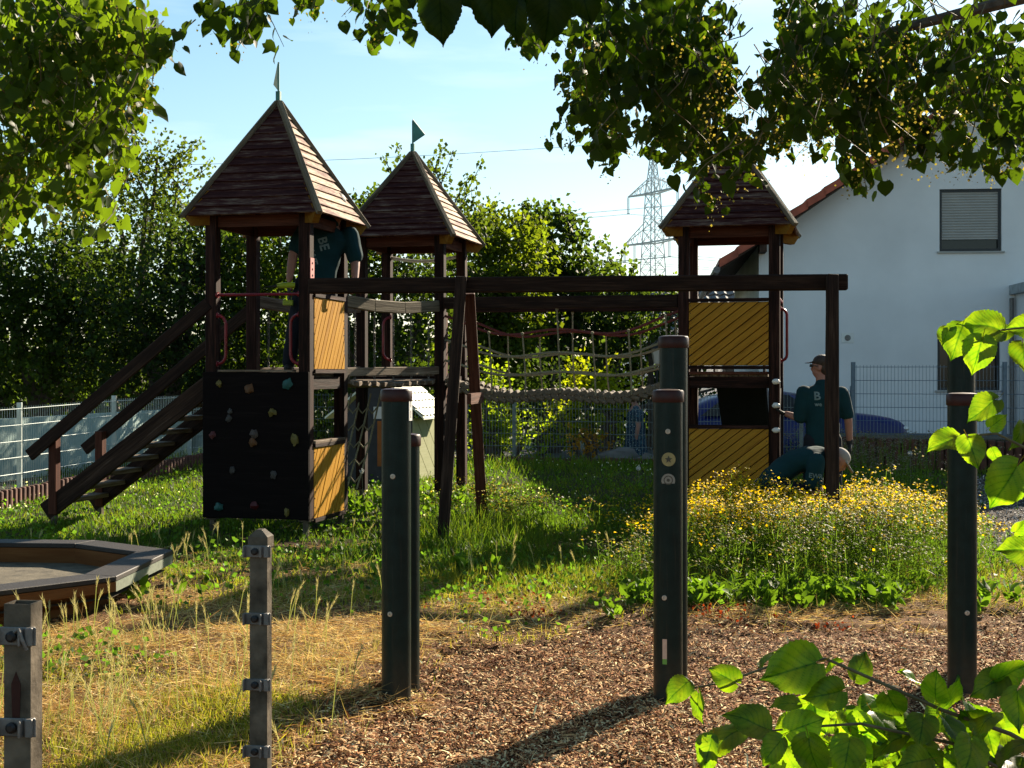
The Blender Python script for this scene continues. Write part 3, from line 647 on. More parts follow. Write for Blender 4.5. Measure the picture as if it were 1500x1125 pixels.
# ---------------------------------------------------------------- bare steel fence posts in front
def steel(px, D, ztop, rz, label, clamps, capped):
    X = (px-750)/FOC*D; g = gzf(X, D); t = thing('steel_fence_post', (X, D, g), label, 'fence post', 'bare steel fence posts without a fence', rz)
    w, d = .046, .041; z1 = ztop-g; h = -.2
    mb = MB()
    if capped:
        mb.box((0, 0, (z1-.03+h)/2), (w, d, z1-.03-h)); mb.build('tube', M['galv'], t, local=True, bev=.003)
        mb = MB(); e = .003
        b = [(-w/2-e, -d/2-e), (w/2+e, -d/2-e), (w/2+e, d/2+e), (-w/2-e, d/2+e)]
        vs = [(x, y, z1-.045) for x, y in b]+[(x, y, z1-.018) for x, y in b]+[(x*.25, y*.6, z1) for x, y in b]
        mb.add(vs, [(3, 2, 1, 0), (0, 1, 5, 4), (1, 2, 6, 5), (2, 3, 7, 6), (3, 0, 4, 7), (4, 5, 9, 8), (5, 6, 10, 9), (6, 7, 11, 10), (7, 4, 8, 11), (8, 9, 10, 11)])
        mb.build('cap', M['galv'], t, local=True)
    else:
        k = .003
        for (cx, cy, sx, sy) in ((0, -d/2+k/2, w, k), (0, d/2-k/2, w, k), (-w/2+k/2, 0, k, d-2*k), (w/2-k/2, 0, k, d-2*k)): mb.box((cx, cy, (z1+h)/2), (sx, sy, z1-h))
        mb.build('tube', M['galv'], t, local=True)
        mb = MB(); mb.prism([(-.008, -d/2-.0004, z1-.2), (.004, -d/2-.0004, z1-.205), (.006, -d/2-.0004, z1-.13), (-.002, -d/2-.0004, z1-.11), (-.010, -d/2-.0004, z1-.13)], (0, -.0006, 0)); mb.build('rust_stain', M['cap'], t, local=True)
    for i, py in enumerate(clamps):
        z = 1.6-(py-545)/FOC*D-g; mb = MB(); y = -d/2-.008
        mb.box((0, -d/2-.004, z), (w+.022, .004, .03)); mb.box((-w/2-.009, -d/2-.012, z), (.004, .02, .03)); mb.box((.012, -d/2-.012, z), (.004, .018, .028)); mb.box((.024, -d/2-.004, z), (.012, .016, .03))
        c = mb.build('clamp', M['metal'], t, local=True, bev=.0015)
        mb = MB(); mb.lathe((-.006, -d/2-.006, z), [(.009, 0), (.009, .006), (.005, .009)], 12, (0, -1, 0)); mb.build('bolt', M['black'], c, local=True)
        if not capped and i == 0:
            mb = MB(); mb.tube([(.0, -d/2-.01, z+.008), (.012, -d/2-.02, z+.014), (.018, -d/2-.018, z-.005), (.022, -d/2-.012, z-.02)], .003, 6); mb.build('bolt', M['metal'], c, local=True)
    return t
steel(382, 3.55, 1.6-.398, R(-9), 'square steel fence post with a pointed cap and four clamps', [806, 904, 1000, 1097], True)
steel(34, 2.3, 1.6-.378, R(-7), 'open-topped square steel fence post with a rust streak, at the left edge', [928, 1060], False)
# ---------------------------------------------------------------- boat-shaped sandbox
M['rim'] = plain('dark_rubberised_rim', (.022, .016, .013), .6, 0, .35, 50, .6)
M['rim_edge'] = plain('pale_rim_edge', (.16, .18, .14), .5, 0, .2, 30, .2)
M['ply'] = wood('orange_brown_plywood', [(0.25, (.06, .02, .006)), (.5, (.12, .045, .013)), (.8, (.18, .08, .027))], gs=(1.5, 12, 12), bs=.2)
out_p = [(-6.6, 11.3), (-3.27, 11.0), (-2.52, 10.4), (-2.56, 9.05), (-3.75, 7.75), (-5.9, 7.6)]
bt = thing('boat_sandbox', (-4.5, 9.4, 0), 'wooden boat-shaped sandpit with a dark rim at the left edge', 'sandpit')
cen = Vector((-4.5, 9.4, 0))
def inset(pts, d):
    n = len(pts); r = []
    for i in range(n):
        p0, p1, p2 = [Vector((*pts[(i+k) % n], 0)) for k in (-1, 0, 1)]
        d1 = (p1-p0).normalized(); d2 = (p2-p1).normalized(); n1 = Vector((-d1.y, d1.x, 0)); n2 = Vector((-d2.y, d2.x, 0))
        if (cen-p1).dot(n1) < 0: n1 = -n1
        if (cen-p1).dot(n2) < 0: n2 = -n2
        b = (n1+n2).normalized(); r.append(p1+b*(d/max(.3, b.dot(n1))))
    return r
o_ = [Vector((*p, 0)) for p in out_p]; i_ = inset(out_p, .24); i2 = inset(out_p, .05); hb = inset(out_p, .42); zt = .28
for k in range(6):
    j = (k+1) % 6; e = 0 if k != 2 else 0
    mb = MB(); mb.prism([o_[k]+Z*zt, o_[j]+Z*zt, i_[j]+Z*zt, i_[k]+Z*zt], (0, 0, -.035)); mb.build('rim_board', M['rim'], bt, bev=.005)
    mb = MB(); mb.prism([o_[k]*1.0+Z*(zt-.1), o_[j]+Z*(zt-.1), o_[j]+Z*(zt-.037), o_[k]+Z*(zt-.037)], (cen-(o_[k]+o_[j])/2).normalized()*.04); mb.build('rim_edge', M['rim_edge'] if k in (2,) else M['ply'], bt)
    mb = MB(); mb.prism([i_[k]+Z*(-.1), i_[j]+Z*(-.1), i_[j]+Z*(zt-.037), i_[k]+Z*(zt-.037)], -(cen-(o_[k]+o_[j])/2).normalized()*.03); mb.build('inner_board', M['ply'], bt)
    mb = MB(); mb.add([i2[k]+Z*(zt-.1), i2[j]+Z*(zt-.1), hb[j]+Z*(-.06), hb[k]+Z*(-.06)], [(0, 1, 2, 3)])
    vv = (cen-(o_[k]+o_[j])/2).normalized()*.02; mb.add([i2[k]+Z*(zt-.1)+vv, i2[j]+Z*(zt-.1)+vv, hb[j]+Z*(-.06)+vv, hb[k]+Z*(-.06)+vv], [(3, 2, 1, 0)]); mb.build('hull_board', M['ply'], bt)
mb = MB(); mb.add([v+Z*.13 for v in i2], [(0, 1, 2, 3, 4, 5)]); mb.build('sand', plain('dirty_sand', (.09, .075, .05), .95, 0, .5, 12, 1.0), bt)
# ---------------------------------------------------------------- mesh fences
def fence(pts, zb, h, label, mt, grp=None, post_h=.06, sp=.05, pw=.06, over=None):
    t = thing('mesh_fence', (pts[0][0], pts[0][1], zb[0]), label, 'fence')
    for k in range(len(pts)):
        mb = MB(); x, y = pts[k]; mb.beam((x, y, zb[k]-.5), (x, y, zb[k]+h+post_h), pw, .05, (0, 1, 0)); mb.build('post', M[mt], t, bev=.004)
    for k in range(len(pts)-1):
        a = Vector((*pts[k], 0)); b = Vector((*pts[k+1], 0)); d = b-a; l = d.length; d.normalize(); n = Vector((-d.y, d.x, 0))
        za = zb[k]; z2 = zb[k+1]; m = int(l/sp); mb = MB()
        def w(f, z): return a.lerp(b, f)-n*.035+Z*(za+(z2-za)*f+z)
        for i in range(1, m):
            f = i/m; mb.tube([w(f, 0), w(f, h+.015)], .0032, 4, False)
        for i in range(int(h/.2)+1):
            z = .015+i*.2
            for s in (-.008, .008): mb.tube([w(.01, z)+n*s, w(.99, z)+n*s], .0042, 4, False)
        mb.build('mesh_panel', M[mt], t)
    return t
fl = [(-7.35, 12.7), (-6.74, 15.05), (-6.13, 17.42), (-5.58, 19.62), (-5.02, 21.8), (-4.45, 23.9)]
fence(fl, [.05, .1, .13, .18, .2, .2], 1.03, 'pale galvanised mesh fence running back along the left side behind the staircase', 'fence_green', sp=.05)
fm = [(-4.45, 23.9), (-2.2, 23.2), (.033, 22.5), (2.3, 21.9), (4.4, 21.3)]
fence(fm, [.2, .2, .2, .2, .25], 1.03, 'mesh fence across the back, between the middle tower and the person in the patterned dress', 'fence_mid')
fr = [(4.5, 21.2), (5.12, 21.0), (7.2, 20.45), (9.6, 19.9), (12, 19.4)]
fence(fr[1:], [.66, .66, .66, .66], 1.03, 'taller dark blue-grey mesh fence in front of the white house', 'fence_dark', pw=.06)
fence([(4.5, 21.2), (5.12, 21.06)], [.3, .3], 1.03, 'low short mesh fence panel behind the standing worker and the blue car', 'fence_dark')
M['pal'] = plain('brown_palisade_log', (.10, .04, .025), .85, 0, .4, 9, .5)
def palis(a, b, z0, z1, label, name='log_palisade', w=.09):
    a = Vector((*a, 0)); b = Vector((*b, 0)); n = int((b-a).length/w); t = thing(name, (a.x, a.y, gzf(a.x, a.y)), label, 'edging'); me = None
    for i in range(min(n, 290)):
        p = a.lerp(b, (i+.5)/n); g = gzf(p.x, p.y)
        mb = MB(); mb.lathe((0, 0, -.25), [(w*.47, 0), (w*.47, z1+.25-.012), (w*.36, z1+.25)], 8)
        if me is None: o = mb.build('log', M['pal'], t, local=True, smooth=True); me = o.data
        else: o = link_mesh('log', me, None, t)
        o.location = (p.x-a.x, p.y-a.y, g-t.location.z+random.uniform(-.01, .01)); o.rotation_euler = (0, 0, random.uniform(0, 6))
palis((-5.95, 15.3), (-4.35, 21.9), 0, .2, 'low brown log edging along the left fence')
palis((-3.6, 22.9), (4.2, 20.95), 0, .1, 'low dark log edging in front of the back fence')
palis((4.9, 20.75), (9.0, 19.8), 0, .46, 'knee-high brown log wall below the dark fence in front of the white house', w=.12)
def bank(pts, z):  # earth behind the edging
    mb = MB(); mb.prism([Vector((x, y, z-.5)) for x, y in pts], (0, 0, .5)); tag(mb.build('earth_bank', plain('bank_soil', (.06, .05, .03), .95, 0, .5, 6, 1.0)), kind='structure')
bank([(4.93, 20.82), (9.0, 19.87), (12.0, 19.3), (12.2, 21.5), (5.1, 22.6)], .62)
bank([(-5.97, 15.33), (-4.4, 21.9), (-4.6, 24), (-8.6, 15), (-7.4, 11.5)], .16)
# pale green wall beyond the left fence
M['palewall'] = plain('pale_green_render', (.32, .43, .41), .8, 0, .25, 1.2, .3)
mb = MB(); a = Vector((-7.2, 16.2, 0)); b = Vector((-5.5, 23.9, 0)); d = (b-a).normalized(); n = Vector((-d.y, d.x, 0))
mb.prism([a, b, b+n*.12, a+n*.12], (0, 0, .98)); 
gw = tag(mb.build('garden_wall', M['palewall'], org=(-6.4, 20, 0)), 'low pale green rendered wall behind the left mesh fence', 'wall')
mb = MB(); mb.box((-5.25, 25.3, .55), (1.1, .5, 1.3)); mb.box((-5.25, 25.3, 1.22), (1.2, .6, .05))
tag(mb.build('utility_cabinet', plain('pale_teal_cabinet', (.30, .42, .44), .5, 0, .1), bev=.01, org=(-5.25, 25.3, 0)), 'pale teal utility cabinet beyond the fence, seen under the staircase', 'cabinet')
# ---------------------------------------------------------------- pylon
M['pyl'] = plain('weathered_pylon_steel', (.46, .50, .52), .6, .1, .1, .2, 0)
py = thing('power_pylon', (30, 300, -.3), 'tall lattice steel power pylon on the skyline', 'pylon')
c0 = Vector((30.2, 300, 0)); av = Vector((9.07, -17, 0)).normalized(); bv = Vector((-av.y, av.x, 0))
def lv(z):
    pts = [(0, 3.6), (23, 2.6), (40, 1.5), (51.3, .12)]
    for (z0, h0), (z1, h1) in zip(pts, pts[1:]):
        if z <= z1: return h0+(h1-h0)*(z-z0)/(z1-z0)
    return .12
mb = MB(); zs = [0, 4.5, 9, 13, 17, 20.5, 23.5, 26.5, 29.4, 32, 34.5, 37, 39.6, 42, 44.4, 46.5, 48.3, 49.8, 51.2]
for (z0, z1) in zip(zs, zs[1:]):
    h0, h1 = lv(z0), lv(z1); cr_ = [(-1, -1), (1, -1), (1, 1), (-1, 1)]
    q0 = [c0+av*(x*h0*.75)+bv*(y*h0*.75)+Z*z0 for x, y in cr_]; q1 = [c0+av*(x*h1*.75)+bv*(y*h1*.75)+Z*z1 for x, y in cr_]
    for k in range(4):
        mb.beam(q0[k], q1[k], .2, .2); mb.beam(q0[k], q1[(k+1) % 4], .09, .09); mb.beam(q0[(k+1) % 4], q1[k], .09, .09)
        mb.beam(q1[k], q1[(k+1) % 4], .08, .08)
mb.build('mast', M['pyl'], py)
tips = []
for (z, hl, zp, ins) in ((39.9, 9.7, 43.2, (-9.7, 9.2)), (29.3, 11.6, 34.0, (-11.2, -7.2, 6.2, 11.2))):
    mb = MB()
    for s in (-1, 1):
        for e in (-1, 1):
            base = c0+bv*(e*lv(z)*.7)+Z*z; tip = c0+av*(s*hl)+Z*(z+.3); topb = c0+bv*(e*lv(zp)*.5)+av*(s*lv(zp)*.7)+Z*zp
            mb.beam(base, tip, .24, .3); mb.beam(topb, tip, .14, .14)
            for f in (.2, .4, .6, .8):
                mb.beam(base.lerp(tip, f), topb.lerp(tip, f-.1), .08, .08); mb.beam(base.lerp(tip, f), topb.lerp(tip, f+.08), .08, .08)
    mb.build('crossarm', M['pyl'], py)
    for u in ins:
        mb = MB(); p = c0+av*u+Z*(z+.2)
        for s in (-.25, .25): mb.tube([p+av*s, p+av*s-Z*3.6], .09, 5)
        mb.beam(p-Z*3.6-av*.45, p-Z*3.6+av*.45, .2, .2); mb.build('insulator', M['pyl'], py); tips.append(p-Z*3.7)
tips.append(c0+Z*51.3)
for p in tips:
    mb = MB(); l = Vector((-340, -62, 0)); r = Vector((260, -120, 0))
    for e, sag in ((l, 9), (r, 8)):
        pts = [p+e*f+Z*(-sag*4*f*(1-f)-2*f) for f in [i/16 for i in range(17)]]; mb.tube(pts, .05, 4, False)
    mb.build('cable', M['pyl'], py)
# ---------------------------------------------------------------- white gable house
M['render'] = plain('white_render', (.74, .73, .73), .85, 0, .09, .7, .5, .2)
M['tile'] = plain('red_roof_tile', (.36, .085, .045), .7, 0, .35, 4, .4)
M['purlin'] = wood('dark_stained_eaves', [(.3, (.02, .013, .01)), (.6, (.06, .035, .025)), (.8, (.12, .08, .06))])
M['anth'] = plain('anthracite_frame', (.012, .016, .02), .4, 0, .1, bmp=0)
M['shutter'] = plain('light_grey_shutter', (.36, .345, .32), .55, 0, .06, 3, .0)
mg, t_, b_, o_m = new_mat('window_glass'); b_.inputs['Base Color'].default_value = (.006, .009, .01, 1); b_.inputs['Roughness'].default_value = .12; b_.inputs['Specular IOR Level'].default_value = .35; M['glass'] = mg
hrz = R(-6); H0 = Vector((4.94, 28.0, 0)); hs_ = thing('gable_house', (4.94, 28.0, -.3), 'white rendered gable house with red tiled roof and two windows', 'house', rz=hrz)
WD = 11.2; EZ = 4.15; SL = math.tan(R(34.4)); DP = 9.0; RZ = EZ+WD/2*SL
def hp(s, z, d=0): return Vector((s, d, z+.3))  # local
# front wall with two openings
wins = [(3.52, 4.71, 3.98, 5.21), (3.48, 4.68, 1.24, 2.37)]
xs = [0, 3.48, 3.52, 4.68, 4.71, WD]; mb = MB()
def wallp(poly, d0=0, d1=.3): mb.prism([hp(s, z, d0) for s, z in poly], (0, d1-d0, 0))
wallp([(0, -.3), (3.48, -.3), (3.48, EZ+3.48*SL), (0, EZ)]); wallp([(4.71, -.3), (WD, -.3), (WD, EZ), (WD/2, RZ), (4.71, EZ+4.71*SL)])
wallp([(3.48, -.3), (4.71, -.3), (4.71, 1.24), (3.48, 1.24)]); wallp([(3.48, 2.37), (4.71, 2.37), (4.71, 3.98), (3.48, 3.98)]); wallp([(3.48, 5.21), (4.71, 5.21), (4.71, EZ+4.71*SL), (3.48, EZ+3.48*SL)])
wallp([(4.68, 1.24), (4.71, 1.24), (4.71, 2.37), (4.68, 2.37)]); wallp([(3.48, 3.98), (3.52, 3.98), (3.52, 5.21), (3.48, 5.21)])
mb.prism([hp(0, -.3, .3), hp(0, -.3, DP), hp(0, EZ, DP), hp(0, EZ, .3)], (.3, 0, 0)); mb.prism([hp(WD, -.3, .3), hp(WD, -.3, DP), hp(WD, EZ, DP), hp(WD, EZ, .3)], (-.3, 0, 0))
mb.prism([hp(0, -.3, DP), hp(WD, -.3, DP), hp(WD, EZ, DP), hp(WD/2, RZ, DP), hp(0, EZ, DP)], (0, .3, 0))
mb.build('wall', M['render'], hs_, local=True)
for i, (s0, s1, z0, z1) in enumerate(wins):
    mb = MB(); f = .055
    for (a, b, c, d) in ((s0, s1, z0, z0+f), (s0, s1, z1-f, z1), (s0, s0+f, z0+f, z1-f), (s1-f, s1, z0+f, z1-f)): mb.prism([hp(a, c, .06), hp(b, c, .06), hp(b, d, .06), hp(a, d, .06)], (0, .1, 0))
    if i == 1: mb.prism([hp((s0+s1)/2-.04, z0+f, .07), hp((s0+s1)/2+.04, z0+f, .07), hp((s0+s1)/2+.04, z1-f, .07), hp((s0+s1)/2-.04, z1-f, .07)], (0, .08, 0))
    w = mb.build('window', M['anth'], hs_, local=True)
    mb = MB(); mb.prism([hp(s0+.01, z0+.01, .13), hp(s1-.01, z0+.01, .13), hp(s1-.01, z1-.01, .13), hp(s0+.01, z1-.01, .13)], (0, .02, 0)); mb.build('pane', M['glass'], w, local=True)
    mb = MB(); mb.prism([hp(s0-.05, z0-.035, -.05), hp(s1+.05, z0-.035, -.05), hp(s1+.05, z0-.002, -.05), hp(s0-.05, z0-.002, -.05)], (0, .10, 0)); mb.build('sill', M['shutter'], w, local=True)
    if i == 0:
        mb = MB(); n = 17; zb = z0+.27
        for k in range(n):
            a = zb+(z1-f-zb)*k/n; b = zb+(z1-f-zb)*(k+1)/n
            vs = [hp(s0+f, a+.006, .085), hp(s1-f, a+.006, .085), hp(s1-f, (a+b)/2, .073), hp(s0+f, (a+b)/2, .073), hp(s1-f, b, .085), hp(s0+f, b, .085), hp(s0+f, a, .092), hp(s1-f, a, .092)]
            mb.add(vs, [(6, 7, 1, 0), (0, 1, 2, 3), (3, 2, 4, 5)])
        mb.prism([hp(s0+f, zb-.03, .07), hp(s1-f, zb-.03, .07), hp(s1-f, zb, .07), hp(s0+f, zb, .07)], (0, .02, 0)); mb.build('roller_shutter', M['shutter'], w, local=True)
    else:
        mb = MB(); mb.prism([hp(s0+f, z1-.1, .052), hp(s1-f, z1-.1, .052), hp(s1-f, z1-.045, .052), hp(s0+f, z1-.045, .052)], (0, .01, 0)); mb.build('shutter_box', M['shutter'], w, local=True)
        # white lettering on the pane, two strokes like a seven / tick
        mb = MB(); q = s1-.30
        mb.prism([hp(q, z1-.16, .122), hp(q+.17, z1-.15, .122), hp(q+.17, z1-.175, .122), hp(q, z1-.185, .122)], (0, .006, 0)); mb.prism([hp(q+.13, z1-.17, .1225), hp(q+.17, z1-.17, .1225), hp(q+.09, z1-.34, .1225), hp(q+.03, z1-.36, .1225)], (0, .006, 0))
        mb.prism([hp(q+.02, z1-.2, .1225), hp(q+.045, z1-.2, .1225), hp(q+.085, z1-.27, .1225), hp(q+.07, z1-.29, .1225)], (0, .006, 0)); mb.build('window_lettering', M['white'], w, local=True)
# roof slabs
oe = .78; ov = .62
rf = bpy.data.objects.new('roof', None); col.objects.link(rf); rf.parent = hs_
def rp(s, off, d): # point on left slope
    return Vector((s, d, EZ+SL*s+off+.3))
def rpr(s, off, d): return Vector((WD-s, d, EZ+SL*s+off+.3))
for fn in (rp, rpr):
    mb = MB(); a = [fn(-oe, .0, -ov), fn(WD/2, .0, -ov), fn(WD/2, .0, DP+ov), fn(-oe, .0, DP+ov)]; mb.prism(a, (0, 0, .14), (0, 1, 0)); mb.build('eaves_deck', M['purlin'], rf, local=True)
    n = 19; k = 0
    me_t = None
    for i in range(n):
        f0 = -oe-.03+(WD/2+oe)*i/n; f1 = f0+(WD/2+oe)/n+.03
        # verge tile at the front edge: one object each
        mb = MB(); A_ = fn(f0, .225, -ov-.03); B_ = fn(f1, .185, -ov-.03); A2 = fn(f0, .225, -ov+.22); B2 = fn(f1, .185, -ov+.22)
        mb.prism([A_, B_, B2, A2], (0, 0, -.022)); mb.prism([A_+Vector((0, -.002, -.023)), B_+Vector((0, -.002, -.023)), B_+Vector((0, -.002, -.17)), A_+Vector((0, -.002, -.17))], (0, .02, 0)); mb.build('verge_tile', M['tile'], rf, local=True)
    mb = MB()
    for i in range(n):
        f0 = -oe-.03+(WD/2+oe)*i/n; f1 = f0+(WD/2+oe)/n+.03
        for j in range(int((DP+2*ov-.24)/.3)):
            d = -ov+.225+j*.3; mb.add([fn(f0, .21, d), fn(f1, .17, d), fn(f1, .20, d+.15), fn(f0, .24, d+.15), fn(f1, .17, d+.295), fn(f0, .21, d+.295)], [(0, 1, 2, 3), (3, 2, 4, 5)]); 
            mb.add([fn(f0, .21, d), fn(f0, .24, d+.15), fn(f0, .21, d+.295), fn(f0, .15, d+.295), fn(f0, .15, d)], [(0, 1, 2, 3, 4)])
    tl = mb.build('roof_tiles', M['tile'], rf, local=True); tl['kind'] = 'stuff'
for (s, w_) in ((.05, .16), (2.9, .16), (5.6, .18)):
    mb = MB(); mb.beam(rp(s, -.12, -ov+.1), rp(s, -.12, .0), .14, .2); mb.build('purlin', M['purlin'], rf, local=True)
for k in range(1):
    mb = MB(); mb.tube([rp(-oe-.08, .05, -ov), rp(-oe-.08, .05, DP+ov)], .07, 8); mb.build('gutter', M['metal'], rf, local=True, smooth=True)
mb = MB(); mb.prism([hp(1.62, 2.18, -.012), hp(1.86, 2.18, -.012), hp(1.86, 2.38, -.012), hp(1.62, 2.38, -.012)], (0, .012, 0)); v = mb.build('wall_vent', M['white'], hs_, local=True, bev=.004)
mb = MB(); mb.lathe((1.74, -.013, 2.58), [(.06, 0), (.06, .006), (.05, .008)], 16, (0, -1, 0)); mb.build('vent_grille', M['metal'], v, local=True)
mb = MB(); mb.prism([hp(4.97, -.3, -1.4), hp(9.0, -.3, -1.4), hp(9.0, 3.12, -1.4), hp(4.97, 3.12, -1.4)], (0, 1.39, 0)); an = mb.build('annex', M['render'], hs_, local=True)
mb = MB(); mb.prism([hp(4.85, 3.12, -1.52), hp(9.1, 3.12, -1.52), hp(9.1, 3.30, -1.52), hp(4.85, 3.30, -1.52)], (0, 1.515, 0)); mb.build('fascia', M['metal2'] if 'metal2' in M else plain('zinc_fascia', (.3, .34, .36), .5, .3), an, local=True)
mb = MB(); mb.tube([hp(4.88, 3.05, -.1), hp(4.88, -.3, -.1)], .045, 8); mb.build('downpipe', M['metal'], hs_, local=True, smooth=True)
# ---------------------------------------------------------------- house with grey roof far behind
gh = thing('far_house', (5.5, 40, -.4), 'distant white house with a grey tiled roof, behind the rightmost tower', 'house')
mb = MB(); mb.box((6.6, 42, 1.2), (6.0, 5, 3.2)); mb.build('wall', M['render'], gh)
M['greytile'] = plain('grey_roof_tile', (.10, .11, .12), .7, 0, .3, 3, .3)
mb = MB(); yb = 38.9
rows = 10
for i in range(rows):
    f0 = i/rows; f1 = (i+1)/rows; z0 = 2.7+1.6*f0; z1 = 2.7+1.6*f1-.05; y0 = 38.9+3.1*f0; y1 = 38.9+3.1*f1
    for j in range(24):
        x = 3.3+j*.28; mb.add([(x, y0, z0+.05), (x+.14, y0, z0+.1), (x+.28, y0, z0+.05), (x+.28, y1, z1+.05), (x+.14, y1, z1+.1), (x, y1, z1+.05)], [(0, 1, 4, 5), (1, 2, 3, 4)])
mb.prism([(3.3, 42, 4.3), (10.1, 42, 4.3), (10.1, 45.2, 2.6), (3.3, 45.2, 2.6)], (0, 0, -.1)); r_ = mb.build('roof', M['greytile'], gh)
for x in (4.6, 6.4, 8.2):
    mb = MB(); mb.box((x, 39.48, 1.6), (.9, .06, 1.1)); w = mb.build('window', M['anth'], gh); mb = MB(); mb.box((x, 39.44, 1.6), (.78, .02, .98)); mb.build('pane', M['glass'], w)
mb = MB()
lt = thing('garden_lamp', (3.1, 30, -.3), 'small lantern lamp on a pole beyond the fence, beside the tall exercise post', 'lamp')
lx = (962-750)/FOC*30; lt.location.x = lx
mb.tube([(lx, 30, -.3), (lx, 30, 1.78)], .03, 8); mb.build('pole', M['black'], lt, smooth=True)
mb = MB(); mb.lathe((lx, 30, 1.78), [(.07, 0), (.13, .32)], 6); mb.build('lantern_glass', plain('opal_lantern_glass', (.75, .62, .5), .3, bmp=0, var=.03), lt)
mb = MB(); mb.lathe((lx, 30, 2.1), [(.19, 0), (.12, .09), (.03, .16), (.01, .2)], 6); mb.build('lantern_cap', M['black'], lt)
# ---------------------------------------------------------------- playhouse
M['cream'] = wood('cream_green_boards', [(.3, (.24, .25, .13)), (.6, (.33, .34, .19)), (.9, (.38, .38, .24))], bs=.15)
M['whiteroof'] = plain('cream_white_roof', (.80, .80, .66), .6, 0, .08, 12, .2)
ph = thing('playhouse', (-1.7, 19.2, .1), 'small cream playhouse with a pale shingled roof behind the middle tower', 'playhouse')
ga = Vector((-2.35, 18.75, 0)); gb = Vector((-1.325, 18.62, 0)); dv = Vector((.28, 1.05, 0)).normalized()*.95
def q3(p, z): return Vector((p.x, p.y, z))
mb = MB(); r0, r1 = gb, gb+dv; nrm_ = Vector((1, -.25, 0)).normalized()
mb.prism([q3(r0, .1), q3(r1, .1), q3(r1, .98), q3(r0, .98)], -nrm_*.03); wl = mb.build('side_wall', M['cream'], ph)
for k in range(7):
    n = (-math.sin(R(-42)), math.cos(R(-42))); 
    cs = [(0, 0), (.98, 0), (.98, .86), (0, .86)]; ds = [c[0]*n[0]+c[1]*n[1] for c in cs]; d = min(ds)+k*.24
    q = clip(clip(cs, n, d+.006), (-n[0], -n[1]), -(d+.234))
    if len(q) >= 3:
        mb = MB(); u = (r1-r0).normalized(); mb.prism([q3(r0, .11)+u*a+Z*b+nrm_*.001 for a, b in q], nrm_*.014); mb.build('wall_board', M['cream'], wl)
mb = MB(); mb.prism([q3(ga, .1), q3(gb, .1), q3(gb, .98), q3((ga+gb)/2, 1.5), q3(ga, .98)], (.0, .03, 0)); fw = mb.build('front_wall', M['slide'], ph)
mb = MB(); mb.beam(q3(gb-Vector((.42, .05, 0)), .35), q3(gb-Vector((.42, .05, 0)), .95), .08, .04); mb.build('window_post', M['orange'] if 'orange' in M else plain('orange_board', (.35, .11, .02), .6), fw)
mb = MB(); mb.box(gb-Vector((.44, .07, -1.06)), (.14, .02, .16)); mb.build('white_window', M['white'], fw)
mid = (ga+gb)/2+Vector((.06, -.1, 0)); e0 = gb+Vector((.16, -.14, 0))
rt = MB(); a0 = q3(mid, 1.55); a1 = a0+dv*1.22; b0 = q3(e0, .97); b1 = b0+dv*1.22
rfp = MB(); rfp.prism([a0, a1, b1, b0], (0, 0, .03)); c0_ = q3(ga-Vector((.16, 0, 0)), .97); c1_ = c0_+dv*1.22; rfp.prism([a0-Vector((.004, 0, 0)), c0_, c1_, a1-Vector((.004, 0, 0))], (0, 0, .03)); rr_ = rfp.build('roof', M['whiteroof'], ph)
for i in range(6):
    for j in range(8):
        f0 = i/6; f1 = (i+1)/6+.01; g0 = j/8+.004; g1 = (j+1)/8-.004
        pt = lambda f, g, h: a0.lerp(b0, f).lerp(a1.lerp(b1, f), g)+Z*h
        mb = MB(); mb.prism([pt(f0, g0, .034), pt(f0, g1, .034), pt(min(f1-.03, 1), g1, .05), pt(min(f1, 1.01), (g0+g1)/2, .05), pt(min(f1-.03, 1), g0, .05)], (0, 0, .01)); mb.build('shingle', M['whiteroof'], rr_)
# ---------------------------------------------------------------- blue car (x forward)
M['blue'] = plain('dark_blue_car_paint', (.002, .007, .10), .3, .0, .05, 1, 0, .3, .1)
ct = thing('parked_car', (4.6, 24.6, -.3), 'dark blue parked car beyond the fence, facing right', 'car')
ct.location = (4.62, 24.4, -.16)
def sect(x, zl, zb, zr, wb, wr):
    h = [(wb*.86, zl), (wb, zl+.12), (wb*1.0, (zl+zb)/2), (wb*.97, zb), (wr, zb+(zr-zb)*.85 if zr > zb else zb), (wr*.75, zr)]
    return [Vector((x, -y, z)) for y, z in h]+[Vector((x, y, z)) for y, z in reversed(h)]
stn = [(-2.12, .42, .72, .75, .70, .6), (-2.08, .3, .88, .93, .82, .72), (-1.7, .2, .98, 1.12, .86, .66), (-1.25, .2, .98, 1.36, .88, .60), (-.6, .2, .96, 1.455, .89, .60), (.1, .2, .95, 1.45, .89, .60), (.5, .2, .95, 1.36, .89, .61), (1.0, .2, 1.0, 1.13, .885, .68), (1.18, .2, 1.0, 1.07, .88, .72), (1.65, .2, .96, 1.03, .86, .72), (2.0, .26, .88, .95, .82, .70), (2.13, .32, .72, .78, .74, .6)]
vs = []; fs = []
for s_ in stn: vs += sect(*s_)
for i in range(len(stn)-1):
    for k in range(12): fs.append((i*12+k, i*12+(k+1) % 12, (i+1)*12+(k+1) % 12, (i+1)*12+k))
fs += [tuple(range(11, -1, -1)), tuple(range((len(stn)-1)*12, len(stn)*12))]
mb = MB(); mb.add(vs, fs); body = mb.build('body', M['blue'], ct, smooth=True, local=True)
sb = body.modifiers.new('sub', 'SUBSURF'); sb.levels = 1; sb.render_levels = 1
